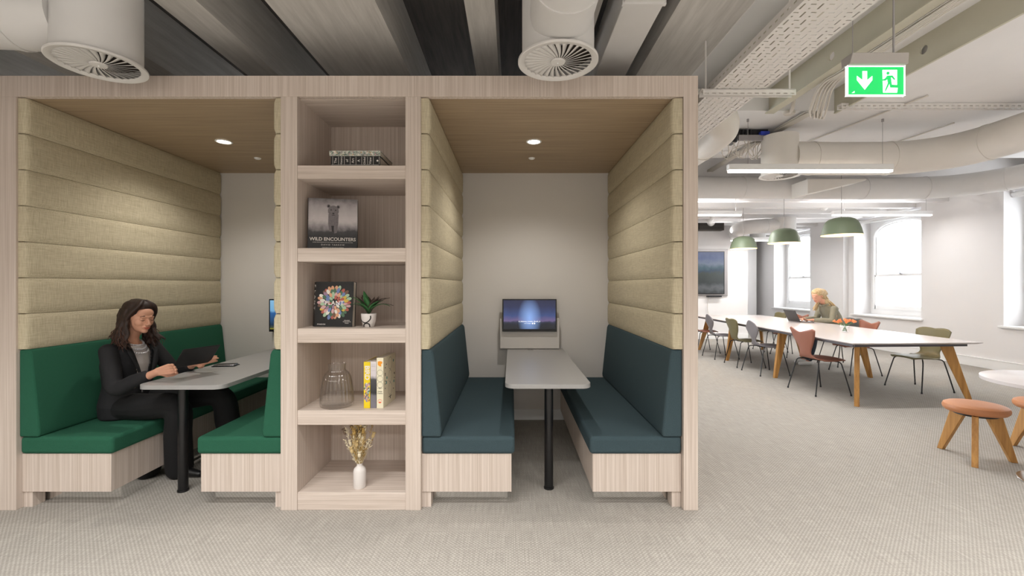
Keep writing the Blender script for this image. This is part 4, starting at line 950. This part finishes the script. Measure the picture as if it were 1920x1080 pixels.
def make_chair(kind, mat, label, group):
    t_ = thing('dining_chair', label, 'chair', (0, 0, 0), 0, group)
    s_, b2 = shell(kind)
    for nm, g in (('seat', s_), ('backrest', b2)):
        o = obj(nm, g, mat, t_, world=False, smooth=60); q = o.modifiers.new('s', 'SOLIDIFY'); q.thickness = .010; q.offset = 0
    for sx, sy in ((1, 1), (1, -1), (-1, 1), (-1, -1)):
        pts = bez([(.03*sx, .05*sy, .425), (.10*sx, .14*sy, .420), (.145*sx, .185*sy, .405), (.165*sx, .205*sy, .33), (.235*sx, .25*sy, .008)], 5)
        lg = obj('leg', MB().tube(pts, .0075, 8), M['black'], t_, world=False); lg2 = obj('rubber_foot', MB().cyl((.234*sx, .25*sy, .0), (.232*sx, .248*sy, .022), .0105, n=10), M['blackp'], lg, world=False)
    obj('seat_mount', MB().cyl((0, 0, .415), (0, 0, .435), .07).box(-.12, .12, -.012, .012, .420, .430).box(-.012, .012, -.15, .15, .420, .430), M['black'], t_, world=False)
    return t_
GL, GR = 'chairs along the near side of the long table', 'chairs along the window side of the long table'
protos = {}
def chair(kind, mk, x, y, rz, label, group):
    key = (kind, mk)
    if key not in protos:
        t_ = make_chair(kind, M[mk], label, group); protos[key] = t_; t_.location = (x, y, 0); t_.rotation_euler = (0, 0, rz); return t_
    return dup(protos[key], (x, y, 0), rz, label=label, group=group)
chair('wing', 'terra', 4.00, 5.77, R(4), 'terracotta chair with winged back at the near left corner of the long table', GL)
chair('ant', 'greyl', 4.01, 7.0, R(3), 'grey round-backed chair second along the table, behind the nearest terracotta chair', GL)
chair('seven', 'olive', 4.04, 7.68, R(-3), 'olive chair between the two grey round-backed chairs', GL)
chair('ant', 'greyl', 4.02, 8.52, R(2), 'grey round-backed chair farther from the camera, beside the olive chair', GL)
chair('wing', 'terra', 4.03, 9.28, R(-2), 'terracotta chair partly hidden by the booth post at the far table end', GL)
chair('seven', 'olive', 5.44, 5.92, R(180 + 6), 'olive chair alone at the near right end of the long table', GR)
chair('wing', 'terra', 5.44, 7.02, R(180 - 4), 'terracotta chair behind the orange flowers with a paper tag', GR)
chair('seven', 'slatel', 5.74, 7.72, R(180), 'slate grey chair the blonde woman sits on', GR)
chair('wing', 'terra', 5.48, 8.72, R(180 + 3), 'terracotta chair beyond the laptop, window side', GR)
chair('seven', 'olive', 5.50, 9.42, R(180 - 3), 'olive chair farthest along the window side', GR)
tg = obj('paper_tag', MB().add([(5.24, 6.76, .33), (5.31, 6.755, .30), (5.355, 6.757, .385), (5.285, 6.76, .42)], [(0, 1, 2, 3)]).tube([(5.30, 6.76, .41), (5.31, 6.79, .425)], .001, 5), M['greym'], base=(5.3, 6.76, .36)); tag(tg, 'grey paper tag hanging under the terracotta chair behind the flowers', 'tag')
q = tg.modifiers.new('s', 'SOLIDIFY'); q.thickness = .001

# ================================================================== STOOLS AND ROUND TABLE
def make_stool(loc, angs, label):
    t_ = thing('stool', label, 'stool', (0, 0, 0), 0, 'terracotta leather stools')
    obj('seat', MB().lathe([(.001, .372), (.15, .372), (.178, .378), (.192, .394), (.195, .412), (.188, .430), (.170, .440), (.12, .444), (.001, .446)], (0, 0, 0), 48), M['leather'], t_, world=False)
    obj('seat_mount', MB().cyl((0, 0, .355), (0, 0, .372), .13), M['black'], t_, world=False)
    for a in angs:
        c_, s_ = math.cos(R(a)), math.sin(R(a)); oak_leg(t_, (.235*c_, .235*s_, 0), (.105*c_, .105*s_, .368), .040, .105, .038)
    return t_
s_ = make_stool((3.70, 3.53, 0), (223, 343, 103), 'terracotta leather stool with three oak legs beside the round table'); s_.location = (3.70, 3.53, 0)
dup(s_, (4.36, 3.60, 0), R(-8), label='terracotta leather stool cut off by the right edge of the photo')
rt = thing('round_table', 'white round cafe table on steel base at the right edge', 'table', (3.86, 3.03, 0))
obj('tabletop', MB().lathe([(.001, .688), (.44, .688), (.455, .692), (.455, .716), (.448, .72), (.001, .72)], (3.86, 3.03, 0), 64), M['tabwhite'], rt)
obj('column', MB().cyl((3.86, 3.03, .01), (3.86, 3.03, .688), .03), M['chrome'], rt); obj('base_plate', MB().lathe([(.001, 0), (.27, 0), (.272, .006), (.26, .012), (.05, .02), (.001, .02)], (3.86, 3.03, 0), 48), M['chrome'], rt)

# ================================================================== CEILING SERVICES
def swirl(x, y, z, r, label, ph=0):
    t_ = thing('swirl_diffuser', label, 'air vent', (x, y, z), 0, 'round swirl ceiling diffusers')
    obj('rim', MB().lathe([(r, .012), (r, .002), (r*.985, 0), (r*.86, .004), (r*.83, .010), (r*.83, .014)], (x, y, z), 64), M['vane'], t_)
    mb = MB(); n = 30
    for k in range(n):
        a0 = 2*math.pi*k/n + ph; vs = []; m_ = 7
        for i in range(m_):
            u = i/(m_-1); rr = r*(.17 + .68*u); a = a0 + .22*(1 - u)**1.5; wv = .36*(2*math.pi/n)*rr
            cc, ss = math.cos(a), math.sin(a); c0 = Vector((x + rr*cc, y + rr*ss, z + .006)); td = Vector((-ss, cc, 0))
            vs += [c0 - td*wv, c0 + td*wv + Vector((0, 0, wv*.75))]
        mb.add(vs, [(2*i, 2*i+1, 2*i+3, 2*i+2) for i in range(m_-1)])
    o = obj('swirl_vanes', mb, M['vane'], t_, recalc=True); q = o.modifiers.new('s', 'SOLIDIFY'); q.thickness = .0012
    obj('hub', MB().lathe([(.001, -.001), (r*.17, .001), (r*.19, .008), (.001, .008)], (x, y, z), 32), M['vane'], t_)
    obj('centre_screw', MB().ell((x, y, z - .002), (.006, .006, .003)), M['trimw'], t_)
    obj('dark_throat', MB().cyl((x, y, z + .045), (x, y, z + .05), r*.83), M['gap'], t_)
    return t_
def plenum(x, y, z, r, h, label, duct_path, dr, dlabel, mat=None, rib=True):
    o = obj('plenum_box', MB().lathe([(r, .012), (r, h), (.001, h)], (x, y, z), 56).lathe([(r, .012), (r-.004, .012), (r-.004, h-.004)], (x, y, z), 56), mat or M['duct'], base=(x, y, z + h)); tag(o, label, 'duct')
    if duct_path: duct(duct_path, dr, dlabel, mat, rib)
def duct(path, r, label, mat=None, rib=True, n=32, sub=10):
    P = bez(path, sub) if len(path) > 2 else [Vector(p) for p in path]
    t_ = thing('ventilation_duct', label, 'duct', P[0])
    obj('duct_pipe', MB().tube(P, r, n), mat or M['duct'], t_)
    if rib:
        L = 0; nxt = .25
        for a, b2 in zip(P, P[1:]):
            d = (b2 - a).length
            while L + d > nxt:
                p = a + (b2 - a)*((nxt - L)/d); dr_ = (b2 - a).normalized()*.012; obj('joint_band', MB().cyl(p - dr_, p + dr_, r + .006, n=n), mat or M['duct'], t_); nxt += .9
            L += d
swirl(.247, 2.355, 2.565, .212, 'round white swirl diffuser hanging in front of the dark teal booth')
plenum(.247, 2.355, 2.565, .190, .42, 'white cylindrical duct box above the diffuser over the dark teal booth', [(.25, 2.22, 2.745), (.25, .2, 2.745)], .158, 'white round duct joining the diffuser over the dark teal booth')
swirl(-2.225, 2.385, 2.565, .212, 'round white swirl diffuser at the top left in front of the green booth', .1)
plenum(-2.225, 2.385, 2.565, .190, .42, 'white cylindrical duct box above the diffuser over the green booth', [(-2.35, 2.36, 2.80), (-2.9, 2.30, 2.80), (-4.6, 2.2, 2.80)], .165, 'white round duct at the top left corner joining the left diffuser')
rd = thing('rectangular_duct', 'grey rectangular duct running over the dark teal booth towards the camera', 'duct', (.66, 2, 2.86))
box('duct_casing', (.58, .79, .5, 4.4, 2.84, 3.10), M['duct'], rd, bevel=.004); box('flange', (.572, .798, 2.28, 2.30, 2.832, 3.108), M['duct'], rd)
for y in (1.9, 3.1): box('casing_seam', (.578, .792, y, y+.006, 2.838, 3.102), M['duct'], rd)
# perforated cable tray
ct = thing('cable_tray', 'wide perforated white cable tray running past the booth corner', 'cable tray', (1.5, 3, 2.68))
X0, X1, Zt = 1.33, 1.67, 2.68; mb = MB(); cw, cl = (X1 - X0)/8, .062
def cell(x0, x1, y0, y1, hx, hy, z):
    xc, yc = (x0+x1)/2, (y0+y1)/2; a, b2, c, d = xc-hx, xc+hx, yc-hy, yc+hy
    vs = [(x0,y0,z),(x1,y0,z),(x1,y1,z),(x0,y1,z),(a,c,z),(b2,c,z),(b2,d,z),(a,d,z)]; mb.add(vs, [(0,1,5,4),(1,2,6,5),(2,3,7,6),(3,0,4,7)])
y = .6; row = 0
while y < 8.4:
    for i in range(8):
        if (i + row) % 2: cell(X0+i*cw, X0+(i+1)*cw, y, y+cl, .0045, cl*.36, Zt)
        else:
            cell(X0+i*cw, X0+(i+1)*cw, y, y+cl/2, cw*.3, .0045, Zt); cell(X0+i*cw, X0+(i+1)*cw, y+cl/2, y+cl, .0045, .0055, Zt)
    y += cl; row += 1
tp = obj('perforated_base', mb, M['tray'], ct, smooth=False)
q = tp.modifiers.new('s', 'SOLIDIFY'); q.thickness = .002
mb = MB(); y = .6
while y < 8.4:
    for x in (X0, X1):
        vs = [(x,y,Zt),(x,y+.05,Zt),(x,y+.05,Zt+.06),(x,y,Zt+.06),(x,y+.012,Zt+.026),(x,y+.038,Zt+.026),(x,y+.038,Zt+.036),(x,y+.012,Zt+.036)]; mb.add(vs, [(0,1,5,4),(1,2,6,5),(2,3,7,6),(3,0,4,7)])
    y += .05
o = obj('tray_flange', mb, M['tray'], ct, smooth=False); q = o.modifiers.new('s', 'SOLIDIFY'); q.thickness = .002
th = thing('tray_hanger', 'slotted steel bracket on two rods carrying the perforated cable tray', 'bracket', (1.55, 2.93, 2.66))
mb = MB().box(1.25, 1.865, 2.91, 2.95, 2.672, 2.676)
for i in range(13): x = 1.26 + i*.047; mb.add([(x, 2.91, 2.635), (x+.047, 2.91, 2.635), (x+.047, 2.91, 2.674), (x, 2.91, 2.674), (x+.010, 2.91, 2.642), (x+.037, 2.91, 2.642), (x+.037, 2.91, 2.650), (x+.010, 2.91, 2.650)], [(0,1,5,4),(1,2,6,5),(2,3,7,6),(3,0,4,7)])
mb.box(1.25, 1.865, 2.945, 2.95, 2.635, 2.675)
o = obj('slotted_channel', mb, M['tray'], th, smooth=False); q = o.modifiers.new('s', 'SOLIDIFY'); q.thickness = .003
for x, zt in ((1.285, 3.42), (1.84, 3.42)):
    obj('threaded_rod', MB().cyl((x if x > 1.5 else x + .0, 2.93, 2.66), (x, 2.93, zt if x > 1.5 else 3.0), .006, n=8), M['tray'], th); obj('nut', MB().cyl((x, 2.93, 2.655), (x, 2.93, 2.672), .012, n=6), M['tray'], th)
o = obj('conduit_pipe', MB().cyl((1.385, -1, 3.01), (1.385, 6, 3.01), .010, n=10), M['tray'], base=(1.385, 2.5, 3.01)); tag(o, 'thin white conduit running along the wide beam above the cable tray', 'pipe')
# ducts in the right room
duct([(1.92, 8.3, 2.78), (1.92, 5, 2.78), (1.92, 4.2, 2.78), (1.86, 3.9, 2.80), (1.68, 3.76, 2.88), (1.35, 3.74, 2.92)], .135, 'round duct bending upwards under the perforated tray beside the booth', M['duct2'])
swirl(3.09, 5.10, 2.64, .212, 'round white swirl diffuser behind the hanging linear light', .05)
plenum(3.09, 5.10, 2.64, .190, .46, 'white cylindrical duct box behind the nearest linear light', [(3.2, 5.1, 2.85), (3.9, 5.12, 2.85), (4.55, 5.1, 2.86), (4.95, 4.85, 2.88), (5.05, 4.3, 2.90), (5.05, 3.2, 2.92), (5.05, 1.5, 2.92)], .185, 'large beige round duct sweeping in from the upper right corner', M['duct2'])
duct([(1.4, 6.62, 2.85), (3.0, 6.62, 2.85), (4.6, 6.62, 2.84), (6.1, 6.6, 2.84), (6.75, 6.35, 2.86), (7.0, 5.7, 2.88), (7.0, 4.2, 2.90)], .16, 'long white duct crossing the room behind the first linear light', M['duct'])
plenum(6.15, 10.0, 2.50, .24, .41, 'white cylindrical duct box behind the middle green pendant lamp', [(6.0, 10, 2.74), (5.62, 10.02, 2.73), (5.38, 10.2, 2.72), (5.45, 10.7, 2.72), (5.75, 11.4, 2.72)], .16, 'white duct behind the green pendant lamps')
plenum(6.9, 12.4, 2.62, .2, .5, 'white cylindrical duct box at the far window', None, .1, '')
rb = obj('duct_bulkhead', MB().prism([(4.05, 2.84), (4.05, 2.64), (4.85, 2.825), (4.85, 2.84)], 6.05, 6.4), M['duct2'], base=(4.3, 6.2, 2.84)); tag(rb, 'beige tapered duct box below the white crossing duct', 'duct')
# slotted channel under the flat soffit
sc = thing('slotted_channel', 'long slotted steel channel fixed under the flat ceiling behind exit sign', 'bracket', (4.4, 4.42, 3.2))
mb = MB(); x = 3.28
while x < 5.6:
    for ya, za, zb in ((4.40, 3.15, 3.19), (4.46, 3.15, 3.19)):
        mb.add([(x,ya,za),(x+.06,ya,za),(x+.06,ya,zb),(x,ya,zb),(x+.014,ya,za+.014),(x+.046,ya,za+.014),(x+.046,ya,zb-.014),(x+.014,ya,zb-.014)], [(0,1,5,4),(1,2,6,5),(2,3,7,6),(3,0,4,7)])
    x += .06
mb.box(3.28, 5.6, 4.40, 4.46, 3.19, 3.198)
o = obj('channel', mb, M['tray'], sc, smooth=False); q = o.modifiers.new('s', 'SOLIDIFY'); q.thickness = .002
# cables
random.seed(3)
for k in range(9):
    dx = (k % 5)*.018 - .04; dz = (k//5)*.018; w1 = random.uniform(-.015, .02)
    pts = [(2.78+dx, -.5, 3.15+dz), (2.78+dx, 2.2, 3.15+dz), (2.78+dx, 3.55, 3.15+dz), (2.76+dx*1.6, 3.85, 3.12+dz), (2.82+dx*1.9+w1, 4.05, 3.00+dz+w1), (2.92+dx*1.6, 4.22, 2.98+dz-w1), (3.02+dx, 4.42, 3.10+dz), (3.06+dx, 4.7, 3.15+dz), (3.06+dx, 6.2, 3.15+dz), (3.06+dx, 9, 3.10+dz)]
    o = obj('ceiling_cable', MB().tube(bez(pts, 8), .0075, 6), M['cable'])
    tag(o, 'white cable in the bundle sagging below the holed steel beam', 'cable', 'bundle of white ceiling cables')
for i, (xx, yy, lab) in enumerate(((3.95, 5.2, 'nearer'), (4.9, 5.6, 'farther'))):
    o = obj('conduit_pipe', MB().cyl((xx - .35 + i*.2, yy + 1.0, 3.185), (xx, yy - 1.0 + i*.3, 3.185), .009, n=8), M['cable']); tag(o, ('thin conduit clipped to the flat ceiling above the linear light' if i == 0 else 'thin conduit clipped to the flat ceiling above the beige duct'), 'pipe')
jb = thing('junction_box', 'round white junction box on a vertical conduit by the cable bundle', 'junction box', (2.98, 4.63, 3.19))
obj('box_body', MB().lathe([(.001, -.03), (.05, -.03), (.055, -.02), (.055, 0)], (2.90, 4.62, 3.2), 24), M['cable'], jb); obj('conduit', MB().tube(bez([(2.90, 4.60, 3.18), (2.86, 4.50, 3.2), (2.84, 4.45, 3.28), (2.84, 4.45, 3.4)]), .018, 8), M['cable'], jb)
eb = thing('electrical_box', 'black electrical connector panel with loose wires under the ceiling', 'electrical box', (2.72, 5.2, 3.2))
box('back_plate', (2.50, 2.98, 5.14, 5.26, 3.12, 3.199), M['blackp'], eb, bevel=.003); box('connector_block', (2.42, 2.60, 5.10, 5.24, 3.04, 3.13), M['blackp'], eb)
box('cover_plate', (2.62, 2.95, 5.10, 5.135, 3.06, 3.12), M['greym'], eb)
for i in range(4): obj('cable_clip', MB().cyl((2.62 + i*.045, 5.10, 3.12), (2.62 + i*.045, 5.10, 3.18), .014, n=10), M['blackp'], eb)
box('blue_plug', (2.87, 2.97, 5.09, 5.14, 3.115, 3.16), M['blue'], eb)
for i in range(9):
    x = 2.46 + i*.045; obj('wire', MB().tube(bez([(x, 5.12, 3.08), (x + random.uniform(-.06, .06), 5.1, 2.98 - random.random()*.08), (x + random.uniform(-.02, .12), 5.12, 2.9 - random.random()*.06), (x + .16, 5.2, 3.0), (3.0, 5.3, 3.13)], 6), .0045, 5), M['cable'], eb)
def smoke(x, y, z, label):
    o = obj('smoke_detector', MB().lathe([(.001, -.045), (.03, -.045), (.045, -.03), (.06, -.02), (.062, 0)], (x, y, z), 24), M['trimw'], base=(x, y, z)); tag(o, label, 'smoke detector', 'ceiling smoke detectors')
smoke(2.88, 6.0, 3.199, 'white smoke detector on the ceiling just right of the booth post'); smoke(5.95, 7.47, 2.92, 'white smoke detector under the far joists, above the second linear light'); smoke(6.2, 8.78, 2.92, 'white smoke detector on a far joist near the middle window')
# exit sign
ex = thing('exit_sign', 'green illuminated exit sign with down arrow and running figure', 'exit sign', (2.19, 2.66, 2.52))
x0, x1, z0, z1 = 2.012, 2.360, 2.520, 2.700; Ye = 2.655
box('sign_face', (x0 + .008, x1 - .008, Ye, Ye + .012, z0 + .008, z1 - .002), M['exitg'], ex)
mb = MB(); t_ = .007
mb.box(x0, x1, Ye - .004, Ye + .016, z0, z0 + t_).box(x0, x1, Ye - .004, Ye + .016, z1 - t_, z1).box(x0, x0 + t_, Ye - .004, Ye + .016, z0, z1).box(x1 - t_, x1, Ye - .004, Ye + .016, z0, z1)
obj('sign_frame', mb, M['exitw'], ex, bevel=.002)
obj('housing', MB().add([(x0+.0, 2.63, 2.702), (x1+.0, 2.63, 2.702), (x1, 2.70, 2.702), (x0, 2.70, 2.702), (x0+.012, 2.625, 2.765), (x1-.0, 2.625, 2.765), (x1, 2.72, 2.765), (x0+.012, 2.72, 2.765)], [(0,3,2,1),(4,5,6,7),(0,1,5,4),(1,2,6,5),(2,3,7,6),(3,0,4,7)]), M['zinc'], ex, bevel=.004)
S = lambda u, v: (x0 + .348*u, z0 + .18*v)      # u,v 0..1 on the sign
mb = MB(); yy0, yy1 = Ye - .002, Ye - .0002
def poly(pts, d=0): mb.prism([S(*p) for p in pts], yy0 - d, yy1)
poly([(.265, .82), (.345, .82), (.345, .52), (.435, .66), (.435, .52), (.305, .20), (.170, .52), (.170, .66), (.265, .52)])
poly([(.61, .86), (.86, .86), (.86, .36), (.875, .30), (.86, .10), (.62, .10)])
obj('arrow_and_door', mb, M['exitw'], ex, smooth=False)
mb = MB(); yy0, yy1 = Ye - .004, Ye - .0015
mb.cyl((S(.70, .745)[0], yy0, S(0, .745)[1]), (S(.70, .745)[0], yy1, S(0, .745)[1]), .0088, n=20)
poly([(.685, .66), (.775, .67), (.825, .54), (.808, .52), (.765, .61), (.75, .60), (.765, .36), (.87, .35), (.885, .30), (.87, .26), (.74, .27), (.725, .40), (.675, .20), (.65, .12), (.655, .20), (.70, .42), (.69, .54), (.655, .50), (.61, .50), (.61, .54), (.645, .56)])
obj('running_figure', mb, M['exitg'], ex, smooth=False)
mb = MB().prism([S(.08, .09), S(.13, .16), S(.13, .10)], Ye - .001, Ye); obj('maker_mark', mb, M['exitw'], ex, smooth=False)
for x, r in ((2.058, .0022), (2.305, .0055)): obj('suspension_rod', MB().cyl((x, 2.67, 2.765), (x, 2.67, 3.42), r, n=8), M['greym'], ex); obj('rod_fixing', MB().cyl((x, 2.67, 2.762), (x, 2.67, 2.78), .010, n=10), M['gap'], ex)
# linear lights
def linear(xa, xb, y, z, label, hang=3.2):
    t_ = thing('linear_light', label, 'ceiling light', ((xa+xb)/2, y, z), 0, 'suspended linear lights')
    box('housing', (xa, xb, y - .03, y + .03, z + .022, z + .085), M['trimw'], t_, bevel=.003); box('diffuser', (xa + .01, xb - .01, y - .026, y + .026, z, z + .022), M['tubeglow'], t_)
    for x in (xa + .22, xb - .1): obj('suspension_wire', MB().cyl((x, y, z + .085), (x, y, hang), .002, n=6), M['greym'], t_); obj('ceiling_cup', MB().cyl((x, y, hang - .03), (x, y, hang), .012, n=10), M['greym'], t_)
linear(2.36, 4.15, 4.83, 2.62, 'glowing linear light hanging nearest the camera in the right room')
linear(5.82, 7.62, 8.03, 2.65, 'linear light hanging behind the nearest green pendant lamp', 3.42)
linear(2.4, 4.17, 8.03, 2.65, 'linear light hanging beside the booth post, far left of the room', 3.42)
linear(7.0, 7.66, 12.9, 2.72, 'short linear light hanging in the far corner beside the far window', 3.42)
linear(5.25, 6.5, 10.6, 2.45, 'linear light hanging behind the farthest green pendant lamp', 3.42)
# pendant lamps
def pendant(x, y, z, label, first=[]):
    if True:
        t_ = thing('pendant_lamp', label, 'pendant lamp', (x, y, z), 0, 'green pendant lamps over the long table'); 
        pr = [(.245, 0), (.243, .006), (.226, .085), (.203, .155), (.185, .19), (.155, .218), (.105, .238), (.05, .247), (.001, .249)]
        o = obj('lamp_shade', MB().lathe(pr, (0, 0, 0), 56), M['lampg'], t_, world=False); pi_ = [(r*.985, h*.97 + .001) for r, h in pr[:-1]]
        obj('shade_lining', MB().lathe(pi_, (0, 0, 0), 56), M['lampin'], t_, world=False, recalc=False)
        obj('bulb', MB().ell((0, 0, .12), (.04, .04, .05)), M['lampin'], t_, world=False)
        obj('cord', MB().cyl((0, 0, .248), (0, 0, (3.2 if y < 6.3 else 2.92) - z), .0035, n=6), M['greym'], t_, world=False); obj('ceiling_rose', MB().lathe([(.001, 3.15 - z), (.03, 3.15 - z), (.055, 3.2 - z)], (0, 0, 0), 24), M['trimw'], t_, world=False)
    l = bpy.data.lights.new('pendant_output', 'POINT'); l.energy = 9; l.color = (1, .78, .5); l.shadow_soft_size = .05; lo = bpy.data.objects.new('pendant_output', l); C.objects.link(lo); lo.location = (x, y, z + .03)
pendant(4.60, 6.17, 2.085, 'green dome pendant lamp nearest the camera, in front of middle window')
pendant(4.60, 7.47, 2.100, 'green dome pendant lamp in the middle of the row of three')
pendant(4.60, 8.78, 2.115, 'green dome pendant lamp farthest from the camera, left of the row')
# far television
tvp = picture('seaside_picture', [(0, '#3a3e40'), (.12, '#74777a'), (.25, '#3c4444'), (.48, '#4a5450'), (.55, '#3e566c'), (.62, '#51707f'), (.72, '#8a96ac'), (.85, '#6b7ba4'), (1, '#4a5c8c')], 7, .62, .22, rng=(-.52, .52))
tv = thing('television', 'large wall television showing a dim seaside picture in the far room', 'television', (4.6, 11.5, 1.16))
box('television_case', (3.7, 5.50, 11.42, 11.46, 1.17, 2.27), M['blackp'], tv, bevel=.004)
d = obj('display', MB().box(-.88, .88, -.002, 0, -.53, .53), tvp, None, smooth=False); d.parent = tv; d.location = (0, -.081, .56)
box('recess_frame', (3.6, 5.60, 11.46, 11.5, 1.12, 2.33), M['greym'], tv, bevel=.004)
o = box('media_box', (5.06, 5.42, 11.40, 11.5, 1.09, 1.13), M['blackp'], base=(5.2, 11.45, 1.1), bevel=.003); tag(o, 'black media box on the wall directly below the large television', 'media box')
o = obj('television_cable', MB().tube(bez([(5.1, 11.47, 1.09), (5.08, 11.47, .8), (5.12, 11.47, .5), (5.05, 11.47, .3)]), .006, 6), M['cable']); tag(o, 'white cable hanging down the wall from the large television', 'cable')
g_ = thing('air_grille', 'dark air return grille high on the far wall above the television', 'air vent', (4.9, 11.3, 2.8))
box('grille_frame', (4.2, 5.43, 11.30, 11.5, 2.80, 3.09), M['dark'], g_, bevel=.004)
mb = MB()
for i in range(7): mb.box(4.25, 5.38, 11.285, 11.30, 2.825 + i*.037, 2.835 + i*.037)
mb.box(4.78, 4.79, 11.284, 11.3, 2.82, 3.07); obj('grille_slats', mb, M['blackp'], g_)
duct([(5.05, 11.2, 2.98), (4.75, 10.6, 3.0), (4.4, 9.6, 3.0)], .09, 'thin white pipe duct passing in front of the dark grille', M['duct'], False)
